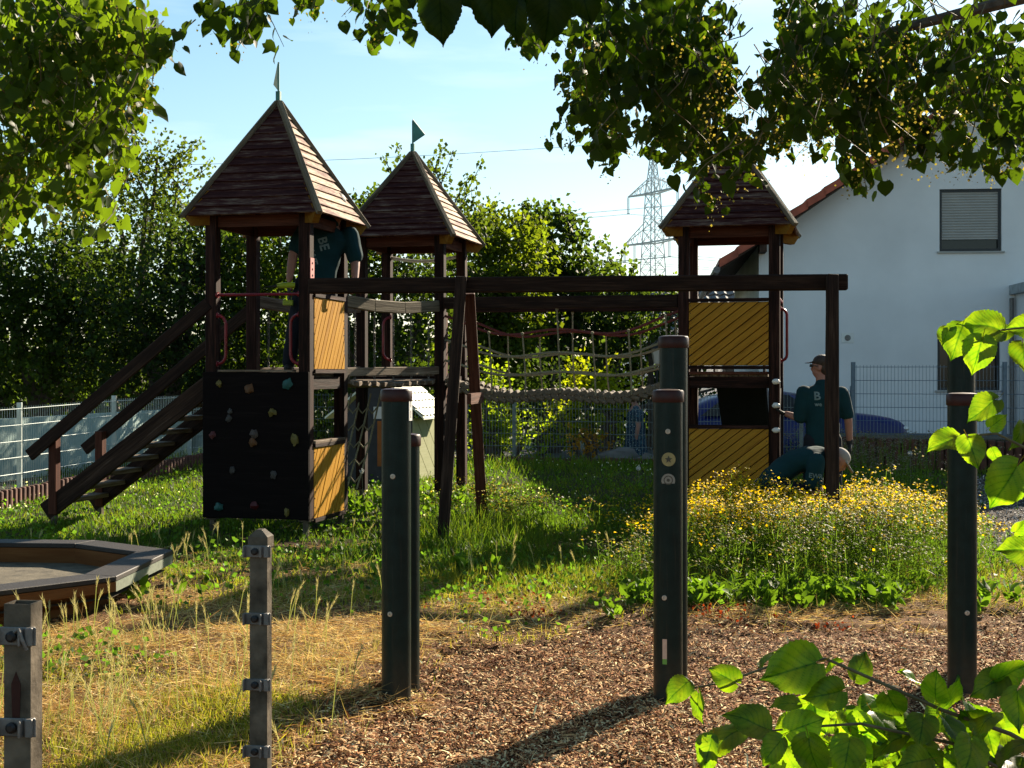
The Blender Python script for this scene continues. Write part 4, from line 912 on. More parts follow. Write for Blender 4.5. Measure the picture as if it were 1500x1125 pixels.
for sg in (-1, 1):
    for poly in ([(-1.45, 1.02), (-.55, 1.02), (-.55, 1.37), (-1.0, 1.34)], [(-.5, 1.02), (.35, 1.02), (.45, 1.1), (.08, 1.37), (-.5, 1.38)]):
        mb = MB(); mb.prism([Vector((x, sg*(.872-(z-1.0)*.62), z)) for x, z in poly], (0, sg*.018, 0)); mb.build('side_window', M['glass'], ct, local=True)
    for x in (-1.32, 1.36):
        mb = MB(); mb.lathe((x, sg*.72, .32), [(.2, 0), (.32, .01), (.325, .17), (.2, .18)], 20, (0, sg, 0)); wh = mb.build('wheel', M['black'], ct, smooth=True, local=True)
        mb = MB(); mb.lathe((x, sg*.905, .32), [(.2, 0), (.19, .012), (.05, .02)], 12, (0, sg, 0)); mb.build('rim', M['metal'], wh, local=True)
    mb = MB(); mb.blob((1.96, sg*.64, .80), (.17, .12, .055), 8, 6); mb.build('headlight', M['white'], ct, smooth=True, local=True)
    mb = MB(); mb.blob((.75, sg*.98, 1.03), (.09, .09, .06), 8, 6); mb.build('wing_mirror', M['blue'], ct, smooth=True, local=True)
mb = MB(); mb.prism([(1.12, -.62, 1.02), (1.12, .62, 1.02), (.5, .52, 1.385), (.5, -.52, 1.385)], (.02, 0, .02)); mb.build('windscreen', M['glass'], ct, local=True)
mb = MB(); mb.box((2.12, 0, .5), (.03, 1.1, .22)); mb.build('grille', M['black'], ct, local=True)
# ---------------------------------------------------------------- people
def loft(mb, secs, n=14):
    """secs: (center, rx, ry, side vector); closed elliptical tube with domed ends"""
    rings = []
    cs = [Vector(s[0]) for s in secs]; m = len(cs)
    full = []
    d0 = (cs[0]-cs[1]).normalized(); d1 = (cs[-1]-cs[-2]).normalized(); r0 = min(secs[0][1], secs[0][2]); r1 = min(secs[-1][1], secs[-1][2])
    full.append((cs[0]+d0*r0*.8, secs[0][1]*.35, secs[0][2]*.35, secs[0][3])); full.append((cs[0]+d0*r0*.5, secs[0][1]*.8, secs[0][2]*.8, secs[0][3]))
    full += [(c, s[1], s[2], s[3]) for c, s in zip(cs, secs)]
    full.append((cs[-1]+d1*r1*.5, secs[-1][1]*.8, secs[-1][2]*.8, secs[-1][3])); full.append((cs[-1]+d1*r1*.8, secs[-1][1]*.35, secs[-1][2]*.35, secs[-1][3]))
    vs = []; M_ = len(full)
    for i, (c, rx, ry, sv) in enumerate(full):
        d = (full[min(i+1, M_-1)][0]-full[max(i-1, 0)][0]).normalized(); s = Vector(sv); s = (s-d*s.dot(d))
        s = s.normalized() if s.length > 1e-4 else d.orthogonal().normalized()
        b = d.cross(s)
        for k in range(n): t = 2*PI*k/n; vs.append(c+s*(math.cos(t)*rx)+b*(math.sin(t)*ry))
    fs = [(i*n+k, i*n+(k+1) % n, (i+1)*n+(k+1) % n, (i+1)*n+k) for i in range(M_-1) for k in range(n)]+[tuple(range(n-1, -1, -1)), tuple(range((M_-1)*n, M_*n))]
    mb.add(vs, fs)
def bake(mb, name, mat, parent, vox=.012, wr=0.0, sm=2):
    o = mb.build(name+'_tmp', mat, parent)
    r = o.modifiers.new('r', 'REMESH'); r.mode = 'VOXEL'; r.voxel_size = vox; r.use_smooth_shade = True
    s = o.modifiers.new('s', 'SMOOTH'); s.iterations = sm; s.factor = .5
    dg = bpy.context.evaluated_depsgraph_get(); me = bpy.data.meshes.new_from_object(o.evaluated_get(dg)); bpy.data.objects.remove(o)
    if wr:
        me.update(); V = np.empty(len(me.vertices)*3, np.float32); me.vertices.foreach_get('co', V); V = V.reshape(-1, 3)
        Nn = np.array([tuple(v.normal) for v in me.vertices], np.float32)
        x, y, z = V.T; a = np.sin(14*z+9*x+3*np.sin(11*x+5*z))*np.sin(13*x-8*z+2*np.sin(9*y+4*z))+.6*np.sin(31*z+17*x+9*y)
        V = V+Nn*(a*wr)[:, None]; me.vertices.foreach_set('co', V.ravel())
    me.polygons.foreach_set('use_smooth', [True]*len(me.polygons)); me.materials.clear(); me.materials.append(mat); me.name = name
    c = bpy.data.objects.new(name, me); col.objects.link(c); c.parent = parent; return c
def V3(*a): return Vector(a)
def limb(mb, pts, rs, grow=0, flat=1.0, side=(1, 0, 0)):
    secs = []
    for i in range(len(pts)-1):
        a, b = Vector(pts[i]), Vector(pts[i+1])
        for k in range(3 if i < len(pts)-2 else 4):
            f = k/3; r = rs[i]+(rs[i+1]-rs[i])*f; bul = 1+.06*math.sin(PI*f); secs.append((a.lerp(b, f), (r+grow)*bul, (r+grow)*bul*flat, side))
    loft(mb, secs, 12)
def hand(mb, wrist, d, palm_n, sc_=1.0, curl=.5, grow=0):
    """palm and five unequal, bent fingers; the thumb leaves the side of the palm near its base"""
    d = Vector(d).normalized(); n = Vector(palm_n); n = (n-d*n.dot(d)).normalized(); s = d.cross(n)
    w = Vector(wrist); loft(mb, [(w, .026*sc_+grow, .02*sc_+grow, s), (w+d*.04, .036*sc_+grow, .016*sc_+grow, s), (w+d*.085, .04*sc_+grow, .014*sc_+grow, s)], 12)
    for k, (o, l) in enumerate(((-.030, .066), (-.010, .076), (.011, .071), (.031, .056))):
        p = w+d*.08+s*o*sc_; pts = [p-d*.03, p]; dd = d.copy(); a = 0
        for j, q in enumerate((.42, .32, .26)):
            a += curl*(.55+.25*j); dd = (d*math.cos(a)+n*math.sin(a)); pts.append(pts[-1]+dd*l*q*sc_)
        limb(mb, pts, [.0095*sc_, .0095*sc_, .009*sc_, .0085*sc_, .0075*sc_], grow)
    p = w+d*.025-s*.024*sc_; q1 = p-s*.025*sc_+d*.02+n*.012; q2 = q1-s*.008+d*.03+n*.012; q3_ = q2+d*.022+n*.010
    limb(mb, [p, q1, q2, q3_], [.013*sc_, .0115*sc_, .0105*sc_, .009*sc_], grow)
def head(mb, c, f, up=Z, s=1.0):
    """skull, jaw, nose, ears, neck stub; f faces forward"""
    f = Vector(f).normalized(); up = Vector(up); r = f.cross(up).normalized(); up = r.cross(f); c = Vector(c)
    rot = Matrix((r, f, up)).transposed()
    mb.blob(c+up*.03*s, (.076*s, .095*s, .10*s), 16, 12, rot=rot); mb.blob(c+f*.02*s-up*.045*s, (.058*s, .07*s, .065*s), 14, 10, rot=rot)
    mb.blob(c+f*.095*s-up*.01*s, (.014*s, .02*s, .026*s), 8, 6, rot=rot)
    for e in (-1, 1): mb.blob(c+r*e*.078*s-up*.005*s-f*.005*s, (.010*s, .02*s, .032*s), 8, 6, rot=rot); 
    mb.blob(c+f*.083*s-up*.052*s, (.024*s, .012*s, .010*s), 8, 6, rot=rot)
    return r, f, up
M['skin'] = plain('skin', (.30, .14, .10), .55, 0, .12, 9, .1)
M['teal'] = plain('dark_teal_cotton', (.005, .030, .036), .9, 0, .2, 6, .3, .2)
M['trouser'] = plain('dark_work_trousers', (.012, .014, .02), .9, 0, .2, 9, .3, .2)
M['glove'] = plain('black_work_glove', (.014, .014, .015), .7, 0, .2, 30, .3)
M['hair'] = plain('dark_hair', (.03, .018, .012), .6, 0, .3, 60, .6)
M['capw'] = plain('off_white_cap', (.27, .25, .235), .85, 0, .1, 20, .3)
M['shoe'] = plain('work_shoe', (.02, .018, .016), .7)
M['print'] = plain('pale_shirt_print', (.14, .2, .2), .85, bmp=0)
def text(s, size, loc, xax, nrm, parent, name='shirt_lettering', mat='print', back=None):
    """flat lettering laid on cloth: triangulated font outlines, drawn to the surface behind them"""
    cu = bpy.data.curves.new('t', 'FONT'); cu.body = s; cu.size = size; cu.extrude = 0; cu.offset = size*.025; cu.resolution_u = 2; cu.align_x = 'CENTER'
    o = bpy.data.objects.new('t', cu); col.objects.link(o); dg = bpy.context.evaluated_depsgraph_get(); me = bpy.data.meshes.new_from_object(o.evaluated_get(dg)); bpy.data.objects.remove(o)
    x = Vector(xax).normalized(); n = Vector(nrm).normalized(); y = n.cross(x); loc = Vector(loc); o0 = root(parent).location
    bmm = bmesh.new(); bmm.from_mesh(me); bmesh.ops.triangulate(bmm, faces=bmm.faces); bmesh.ops.subdivide_edges(bmm, edges=bmm.edges, cuts=1); 
    for v in bmm.verts:
        p = loc+x*v.co.x+y*v.co.y-o0
        if back is not None:
            ok, hit, hn, fi = back.ray_cast(p+n*.3, -n)
            if ok: p = hit+n*.004
        v.co = p
    bmm.to_mesh(me); bmm.free(); me.materials.clear(); me.materials.append(M[mat]); me.name = name
    c = bpy.data.objects.new(name, me); col.objects.link(c); c.parent = parent; return c
def shoes(t, feet, f):
    for a in feet:
        mb = MB(); fv = Vector(f); loft(mb, [(a+Z*.05-fv*.05, .045, .045, (1, 0, 0)), (a+Z*.045+fv*.05, .048, .04, (1, 0, 0)), (a+Z*.035+fv*.15, .042, .03, (1, 0, 0))]); bake(mb, 'shoe', M['shoe'], t, .01)
# --- standing worker, back to us
X, D = 3.24, 14.6; g = gzf(X, D); t = thing('person', (X, D, g), 'worker in teal shirt standing behind the swing leg, one gloved hand raised', 'person')
B = V3(X, D, g)
hipL, hipR = B+V3(-.10, 0, .88), B+V3(.10, 0, .88); kL, kR = B+V3(-.12, .02, .48), B+V3(.12, -.02, .48); fL, fR = B+V3(-.13, -.03, .07), B+V3(.14, -.02, .07)
shL, shR = B+V3(-.19, 0, 1.38), B+V3(.19, 0, 1.37); eL = B+V3(-.25, -.02, 1.10); wL = B+V3(-.33, .06, 1.12); wL = B+V3(-.30, .16, 1.13)
eL = B+V3(-.235, .0, 1.09); wL = B+V3(-.36, .10, 1.14)
eR, wR = B+V3(.265, -.01, 1.08), B+V3(.29, .03, .84)
hc = B+V3(-.01, .03, 1.62)
mb = MB(); r_, f_, u_ = head(mb, hc, (-.85, .5, 0)); limb(mb, [hc-Z*.05, B+V3(0, .01, 1.40)], [.055, .06])
loft(mb, [(B+V3(0, 0, .9), .15, .10, (1, 0, 0)), (B+V3(0, 0, 1.1), .135, .09, (1, 0, 0)), (B+V3(0, 0, 1.3), .16, .10, (1, 0, 0)), (B+V3(0, 0, 1.4), .13, .07, (1, 0, 0))])
limb(mb, [hipL, kL, fL], [.085, .06, .045]); limb(mb, [hipR, kR, fR], [.085, .06, .045]); limb(mb, [shL, eL, wL], [.055, .043, .03]); limb(mb, [shR, eR, wR], [.055, .043, .03])
hand(mb, wL, (-.9, .3, .15), (0, 0, 1), 1.0, .45); hand(mb, wR, (.05, .05, -1), (-1, 0, 0), 1.0, .5)
bake(mb, 'body', M['skin'], t, .009)
mb = MB(); loft(mb, [(B+V3(0, 0, .84), .175, .125, (1, 0, 0)), (B+V3(0, 0, 1.0), .175, .125, (1, 0, 0)), (B+V3(0, 0, 1.15), .185, .125, (1, 0, 0)), (B+V3(0, 0, 1.3), .21, .125, (1, 0, 0)), (B+V3(0, 0, 1.40), .175, .09, (1, 0, 0)), (B+V3(0, 0, 1.45), .085, .07, (1, 0, 0))], 18)
limb(mb, [shL+Z*-.01, shL.lerp(eL, .95)], [.075, .07], .008); limb(mb, [shR-Z*.01, shR.lerp(eR, .8)], [.075, .07], .008)
shirt = bake(mb, 'shirt', M['teal'], t, .010, .0035)
mb = MB(); loft(mb, [(B+V3(0, 0, .97), .155, .11, (1, 0, 0)), (B+V3(0, 0, .84), .165, .12, (1, 0, 0))]); limb(mb, [hipL, kL, fL+Z*.03], [.1, .08, .07]); limb(mb, [hipR, kR, fR+Z*.03], [.1, .08, .07]); bake(mb, 'trousers', M['trouser'], t, .012, .003)
mb = MB(); hand(mb, wL, (-.9, .3, .15), (0, 0, 1), 1.0, .45, .003); bake(mb, 'glove', M['glove'], t, .007, sm=1)
mb = MB(); hand(mb, wR, (.05, .05, -1), (-1, 0, 0), 1.0, .5, .003); limb(mb, [wR+Z*.04, wR], [.034, .034]); bake(mb, 'glove', M['glove'], t, .007, sm=1)
mb = MB(); rot = Matrix((r_, f_, u_)).transposed(); mb.blob(hc+u_*.065-f_*.012, (.085, .10, .078), 16, 10, rot=rot); mb.prism([hc+u_*.06+f_*.05-r_*.07, hc+u_*.06+f_*.05+r_*.07, hc+u_*.045+f_*.165+r_*.045, hc+u_*.045+f_*.165-r_*.045], u_*.01); mb.blob(hc-f_*.045+u_*.0, (.074, .058, .085), 12, 8, rot=rot); bake(mb, 'cap', M['hair'], t, .009)
mb = MB(); mb.beam(hc+f_*.098-r_*.06+u_*.025, hc+f_*.098+r_*.06+u_*.025, .01, .03, u_)
for e in (-1, 1): mb.beam(hc+f_*.095+r_*.064*e+u_*.028, hc-f_*.0+r_*.083*e+u_*.02, .006, .008, u_)
mb.build('sunglasses', M['black'], t)
text('B', .12, B+V3(-.08, -.2, 1.29), (1, 0, 0), (0, -1, 0), t, back=shirt); text('we', .06, B+V3(-.07, -.2, 1.225), (1, 0, 0), (0, -1, 0), t, back=shirt)
shoes(t, (B+V3(-.13, -.02, 0), B+V3(.14, -.01, 0)), (0, .9, 0))
# --- crouching worker, facing right
X, D = 2.80, 13.75; g = gzf(X, D); t = thing('person', (X, D, g), 'worker in teal shirt and pale cap crouching and bending down among the yellow flowers', 'person')
B = V3(X, D, g); hp_ = B+V3(-.30, .0, .47); ch = B+V3(.12, -.02, .74); nk = B+V3(.27, 0, .78); hc = B+V3(.40, -.01, .72)
sideY = (0, 1, 0)
kF = B+V3(.12, -.13, .42); kB = B+V3(.08, .14, .40); fF = B+V3(-.12, -.13, .07); fB = B+V3(-.16, .14, .07)
sF, sB = ch+V3(.03, -.18, .0), ch+V3(.03, .18, .0); eF = B+V3(.10, -.23, .47); wF = B+V3(.26, -.20, .26); eB = B+V3(.24, .2, .46); wB = B+V3(.34, .12, .22)
mb = MB(); fd = V3(.62, -.25, -.72).normalized(); r_, f_, u_ = head(mb, hc, fd, V3(.75, 0, .5)); limb(mb, [hc-u_*.05-f_*.02, nk-V3(.05, 0, .02)], [.055, .06])
loft(mb, [(hp_, .10, .15, (0, 0, 1)), (hp_.lerp(ch, .5)+Z*.03, .09, .135, (0, 0, 1)), (ch, .10, .16, (0, 0, 1)), (nk, .07, .1, (0, 0, 1))])
limb(mb, [hp_+V3(0, -.1, -.02), kF, fF], [.09, .06, .045]); limb(mb, [hp_+V3(0, .1, -.02), kB, fB], [.09, .06, .045]); limb(mb, [sF, eF, wF], [.055, .043, .03]); limb(mb, [sB, eB, wB], [.055, .043, .03])
hand(mb, wF, (.4, .1, -.9), (1, .2, .3), 1, .7); hand(mb, wB, (.3, -.1, -.9), (1, -.2, .3), 1, .7); bake(mb, 'body', M['skin'], t, .009)
mb = MB(); loft(mb, [(hp_+V3(-.04, 0, -.04), .12, .17, (0, 0, 1)), (hp_.lerp(ch, .3)+Z*.055, .12, .17, (0, 0, 1)), (hp_.lerp(ch, .65)+Z*.06, .125, .18, (0, 0, 1)), (ch+Z*.01, .125, .2, (0, 0, 1)), (nk-V3(.02, 0, 0), .085, .12, (0, 0, 1)), (nk+V3(.03, 0, -.01), .07, .075, (0, 0, 1))], 18)
limb(mb, [sF, sF.lerp(eF, .85)], [.075, .078], .008); limb(mb, [sB, sB.lerp(eB, .85)], [.075, .075], .008); shirt = bake(mb, 'shirt', M['teal'], t, .010, .004)
mb = MB(); limb(mb, [hp_+V3(0, -.1, -.03), kF, fF+Z*.03], [.11, .085, .07]); limb(mb, [hp_+V3(0, .1, -.03), kB, fB+Z*.03], [.11, .085, .07]); loft(mb, [(hp_+V3(-.02, 0, -.03), .11, .16, (0, 0, 1)), (hp_+V3(.08, 0, 0), .10, .15, (0, 0, 1))]); bake(mb, 'trousers', M['trouser'], t, .012, .003)
mb = MB(); rot = Matrix((r_, f_, u_)).transposed(); mb.blob(hc+u_*.06-f_*.01, (.082, .099, .075), 16, 10, rot=rot); mb.prism([hc+u_*.04+f_*.06-r_*.07, hc+u_*.04+f_*.06+r_*.07, hc+u_*.02+f_*.185+r_*.05, hc+u_*.02+f_*.185-r_*.05], u_*.012); bake(mb, 'cap', M['capw'], t, .009)
mb = MB(); hand(mb, wF, (.4, .1, -.9), (1, .2, .3), 1, .7, .003); bake(mb, 'glove', M['glove'], t, .007, sm=1)
mb = MB(); mb.blob(hc-f_*.05-u_*.005, (.076, .055, .075), 12, 8, rot=rot); bake(mb, 'hair', M['hair'], t, .009)
text('EWR', .062, sF.lerp(eF, .62)+V3(-.0, -.15, 0), (1, 0, -.12), (0, -1, 0), t, back=shirt, mat='print')
shoes(t, (fF-Z*.07, fB-Z*.07), (1, 0, 0))
# --- worker on the tower, back to us, drill in left hand
tpos = tf(O1, .78, .78, 1.59); t = thing('person', tpos, 'worker in dark teal shirt standing up in the leftmost tower, head hidden by its roof', 'person')
B = tpos.copy(); s_ = 1.04
def Q(x, y, z): return B+V3(x, y, z)*s_
hL, hR = Q(-.10, 0, .9), Q(.11, 0, .9); kL, kR = Q(-.20, .0, .48), Q(.12, 0, .48); fL, fR = Q(-.27, 0, .07), Q(.14, 0, .07)
cx = .10; sL, sR = Q(cx-.2, 0, 1.42), Q(cx+.23, .02, 1.38); eL, wL = Q(cx-.315, -.06, 1.17), Q(cx-.345, -.1, .93); eR, wR = Q(cx+.29, .02, 1.12), Q(cx+.30, -.1, .9)
hc = Q(cx+.12, .05, 1.66)
mb = MB(); r_, f_, u_ = head(mb, hc, (.4, .9, -.2)); limb(mb, [hc-Z*.05, Q(cx+.06, .01, 1.45)], [.058, .062])
loft(mb, [(Q(0, 0, .92), .16, .11, (1, 0, 0)), (Q(.05, 0, 1.15), .15, .1, (1, 0, 0)), (Q(cx, 0, 1.34), .17, .11, (1, 0, 0)), (Q(cx+.02, 0, 1.44), .13, .08, (1, 0, 0))])
limb(mb, [hL, kL, fL], [.09, .065, .045]); limb(mb, [hR, kR, fR], [.09, .065, .045]); limb(mb, [sL, eL, wL], [.06, .05, .036]); limb(mb, [sR, eR, wR], [.06, .05, .034])
hand(mb, wL, (-.15, -.1, -1), (1, .2, 0), 1.05, .9); hand(mb, wR, (0, -.3, -1), (-1, 0, 0), 1.05, .6); bake(mb, 'body', M['skin'], t, .009)
mb = MB(); loft(mb, [(Q(.0, 0, .86), .20, .145, (1, 0, 0)), (Q(.02, 0, 1.0), .2, .15, (1, 0, 0)), (Q(.06, 0, 1.18), .205, .145, (1, 0, 0)), (Q(cx, 0, 1.34), .23, .14, (1, 0, 0)), (Q(cx+.01, 0, 1.44), .19, .10, (1, 0, 0)), (Q(cx+.05, 0, 1.49), .09, .075, (1, 0, 0))], 18)
limb(mb, [sL, sL.lerp(eL, .75)], [.085, .08], .008); limb(mb, [sR, sR.lerp(eR, .9)], [.085, .08], .008); shirt = bake(mb, 'shirt', M['teal'], t, .010, .005)
mb = MB(); loft(mb, [(Q(0, 0, .98), .17, .12, (1, 0, 0)), (Q(0, 0, .86), .18, .13, (1, 0, 0))]); limb(mb, [hL, kL, fL+Z*.03], [.11, .085, .07]); limb(mb, [hR, kR, fR+Z*.03], [.11, .085, .07]); bake(mb, 'trousers', M['trouser'], t, .012, .003)
mb = MB(); rot = Matrix((r_, f_, u_)).transposed(); mb.blob(hc+u_*.05-f_*.02, (.082, .1, .088), 14, 10, rot=rot); bake(mb, 'hair', M['hair'], t, .01)
text('BE', .13, Q(cx-.045, -.25, 1.26), (.28, 0, -1), (0, -1, 0), t, back=shirt); text('WE', .10, Q(cx-.14, -.25, 1.12), (.28, 0, -1), (0, -1, 0), t, back=shirt)
shoes(t, (fL-Z*.07, fR-Z*.07), (0, .9, 0))
dc = wL+V3(-.03, -.03, -.10); t2d = thing('cordless_drill', dc, 'yellow-green cordless drill held by the worker in the leftmost tower', 'drill')
M['lime'] = plain('yellow_green_tool_plastic', (.33, .40, .02), .45, bmp=.05)
mb = MB(); mb.tube([dc+V3(-.09, -.03, .02), dc+V3(-.05, -.02, .025), dc+V3(.03, .0, .03), dc+V3(.09, .01, .03)], [.022, .03, .032, .028], 12); mb.build('body', M['lime'], t2d, smooth=True, bev=.002)
mb = MB(); mb.tube([dc+V3(.02, 0, .02), dc+V3(.035, 0, -.05), dc+V3(.03, 0, -.12)], [.02, .018, .02], 10); mb.build('grip', M['black'], t2d, smooth=True)
mb = MB(); mb.box(dc+V3(.02, 0, -.15), (.10, .065, .055)); mb.build('battery', M['lime'], t2d, bev=.006)
mb = MB(); mb.tube([dc+V3(-.09, -.03, .02), dc+V3(-.13, -.04, .015), dc+V3(-.2, -.06, .01)], [.018, .012, .004], 10); mb.build('chuck', M['black'], t2d, smooth=True)
# --- person in patterned dress behind the fence
X, D = (931-750)/FOC*23.6, 23.6; B = V3(X, D, -.08); t = thing('person', B, 'person in a blue and white patterned dress walking behind the back fence', 'person')
m, tt, bb, oo = new_mat('blue_white_floral_cloth'); vo = N(tt, 'ShaderNodeTexVoronoi'); vo.inputs['Scale'].default_value = 22; cc = N(tt, 'ShaderNodeTexCoord'); tt.links.new(cc.outputs['Object'], vo.inputs['Vector'])
tt.links.new(ramp(tt, vo.outputs['Distance'], [(.14, (.22, .28, .3)), (.26, (.012, .045, .08)), (.5, (.006, .012, .03)), (.8, (.03, .09, .12))]), bb.inputs['Base Color']); bb.inputs['Roughness'].default_value = .9; M['floral'] = m
k = .80
def Q(x, y, z): return B+V3(x*k, y*k, z*k)
hc = Q(.0, 0, 1.52); mb = MB(); r_, f_, u_ = head(mb, hc, (-.9, -.2, 0), s=.95); limb(mb, [hc-Z*.04, Q(0, 0, 1.34)], [.045, .05])
loft(mb, [(Q(0, 0, .85), .13, .12, (1, 0, 0)), (Q(0, 0, 1.05), .12, .1, (1, 0, 0)), (Q(0, 0, 1.25), .13, .12, (1, 0, 0)), (Q(0, 0, 1.33), .09, .09, (1, 0, 0))])
for s in (-1, 1): limb(mb, [Q(s*.05, 0, .85), Q(s*.07, s*.03, .45), Q(s*.09, s*.04, .06)], [.08, .055, .04])
limb(mb, [Q(.0, -.16, 1.27), Q(.04, -.2, .98), Q(.0, -.18, .74)], [.05, .042, .03]); limb(mb, [Q(.0, .16, 1.27), Q(.04, .2, .98), Q(-.06, .18, .78)], [.05, .042, .03])
hand(mb, Q(.0, -.18, .74), (0, 0, -1), (0, 1, 0), .9, .5); hand(mb, Q(-.06, .18, .78), (-.3, 0, -1), (0, -1, 0), .9, .5); bake(mb, 'body', M['skin'], t, .011)
mb = MB(); loft(mb, [(Q(0, 0, .12), .23, .2, (1, 0, 0)), (Q(.0, 0, .5), .20, .17, (1, 0, 0)), (Q(0, 0, .85), .16, .15, (1, 0, 0)), (Q(0, 0, 1.05), .14, .125, (1, 0, 0)), (Q(0, 0, 1.25), .145, .15, (1, 0, 0)), (Q(0, 0, 1.33), .08, .1, (1, 0, 0))], 18); limb(mb, [Q(0, -.16, 1.27), Q(.03, -.19, 1.1)], [.06, .06]); limb(mb, [Q(0, .16, 1.27), Q(.03, .19, 1.1)], [.06, .06]); bake(mb, 'dress', M['floral'], t, .014, .004)
mb = MB(); rot = Matrix((r_, f_, u_)).transposed(); mb.blob(hc+u_*.03-f_*.03, (.088, .095, .10), 14, 10, rot=rot); mb.blob(hc-f_*.1+u_*.02, (.05, .05, .05), 10, 8); bake(mb, 'hair', M['hair'], t, .012)
# ---------------------------------------------------------------- background trees and shrubs
LQ = [(0, 0, 0), (.42, .45, .10), (0, 1, -.05), (-.42, .45, .10)]; LF = [(0, 1, 2), (0, 2, 3)]
M['leaf_far'] = leafm('tree_leaf', .42, .6, (1.15, 1.0, .25), 4.6)
M['leaf_lime'] = leafm('lime_leaf', .48, .5, (1.2, 1.0, .18), 4.7)
M['leaf_big'] = leafm('large_lime_leaf', .55, .42, (1.2, 1.0, .12), 7.4, .3, .3)
M['grassm'] = leafm('grass_blade', .4, .55, (1.0, 1.0, .4), 2.6)
M['straw'] = leafm('dry_straw', .3, .7, (1.0, .95, .7), 1.3)
M['blossom'] = leafm('lime_blossom', .45, .6, (1.0, .95, .5), 1.4)
def crown_pts(blobs, D, depth, dens, leaf, per, spread, droop=0.0):
    P_, Dr, Cv = [], [], []
    for (bx, by, rx, ry) in blobs:
        n = int(3.4*dens*rx*ry/1000.0); c = np.array(P(bx, by, D)); R_ = np.array([rx/FOC*D, depth*min(1, (rx+ry)/200.0), ry/FOC*D])
        d = rng.normal(size=(n, 3)); d /= np.linalg.norm(d, axis=1, keepdims=True); r = rng.random(n)**(1/2.4)
        r = r*(1+.22*np.sin(d[:, 0]*5+bx)*np.cos(d[:, 2]*4+by)+.12*np.sin(d[:, 0]*11-d[:, 2]*9+bx))
        tip = c+d*R_*r[:, None]; o = d*.8+rng.normal(size=(n, 3))*.6+np.array([0, 0, .35-droop]); o /= np.linalg.norm(o, axis=1, keepdims=True)
        cl = 1+.28*rng.normal(size=n); cl = np.clip(cl, .45, 1.7)
        for k in range(per):
            P_.append(tip+o*(spread*k/per)+rng.normal(size=(n, 3))*spread*.16); dd = o*.6+rng.normal(size=(n, 3))*.6+np.array([0, 0, -.25-droop]); Dr.append(dd); Cv.append(cl*(1+.15*rng.normal(size=n)))
    return np.concatenate(P_), np.concatenate(Dr), np.clip(np.concatenate(Cv), .3, 2)
def sprays(lines, D, n, leaf):
    P_, Dr = [], []
    for (x0, y0, x1, y1) in lines:
        a = np.array(P(x0, y0, D)); b = np.array(P(x1, y1, D+rng.uniform(-.5, .5))); f = rng.random(n)[:, None]
        bend = np.array([0, 0, 1.0])*(.12*np.linalg.norm(b-a))*np.sin(PI*f)
        P_.append(a+(b-a)*f+bend*.5+rng.normal(size=(n, 3))*.07); Dr.append((b-a)/np.linalg.norm(b-a)*.7+rng.normal(size=(n, 3))*.6)
    return np.concatenate(P_), np.concatenate(Dr)
def tree(label, D, blobs, colr, depth=1.6, dens=7.5, leaf=.085, per=12, spread=.42, spr=(), trunk=None, name='tree', cat='tree', grp='trees and shrubs behind the fence', nsp=70, aspect=1.0):
    bx = trunk if trunk else sum(b[0] for b in blobs)/len(blobs); base = P(bx, 545, D); base.z = -.33
    t = thing(name, base, label, cat, grp)
    p, d, c = crown_pts(blobs, D, depth, dens, leaf, per, spread)
    if spr:
        p2, d2 = sprays(spr, D, nsp, leaf); p = np.concatenate([p, p2]); d = np.concatenate([d, d2]); c = np.concatenate([c, 1+.2*rng.normal(size=len(p2))])
    k = p[:, 2] > -.3; p, d, c = p[k], d[k], c[k]
    n = len(p); C = np.array(colr)[None]*np.clip(c, .4, 1.8)[:, None]; yl = rng.random(n)[:, None]; C = C*(1+yl*np.array([.25, .08, -.1]))
    s = leaf*(.65+.7*rng.random(n)); S = np.stack([s*aspect, s, s], 1)
    scatter('crown', LQ, LF, p, rots(n, d), S, C, M['leaf_far'], t)
    mb = MB(); top = max(blobs, key=lambda b: -b[1])
    for i, b in enumerate(blobs):
        q = P(b[0], b[1], D); m_ = base.lerp(q, .45)+Vector((random.uniform(-.15, .15), 0, .1)); r = .035+.0009*b[2]
        mb.tube([base+Vector((random.uniform(-.1, .1), 0, 0)), m_, q, q+Vector((random.uniform(-.3, .3), 0, b[3]/FOC*D*.7))], [r*1.3, r, r*.5, r*.12], 6)
    mb.build('trunk', M['bark'], t, smooth=True)
    for (x0, y0, x1, y1) in spr:
        a = P(x0, y0, D); b = P(x1, y1, D); mb = MB(); mb.tube([a, a.lerp(b, .5)+Z*.06*(b-a).length, b], [.016, .011, .004], 4)
        mb.build('branch', M['bark'], t)
    return t
G1 = (.018, .036, .008); G2 = (.026, .05, .009); G3 = (.042, .07, .010); G4 = (.013, .027, .010)
tree('wide dark tree at the far left, behind the pale fence', 25.5, [(-60, 440, 100, 140), (20, 470, 95, 90), (85, 420, 80, 75), (60, 550, 110, 60), (140, 500, 90, 90), (130, 420, 60, 50)], G1, 1.8, 10, .095, spr=[(20, 440, -10, 380), (60, 400, 30, 350), (90, 380, 100, 330), (10, 480, -20, 440)], trunk=60)
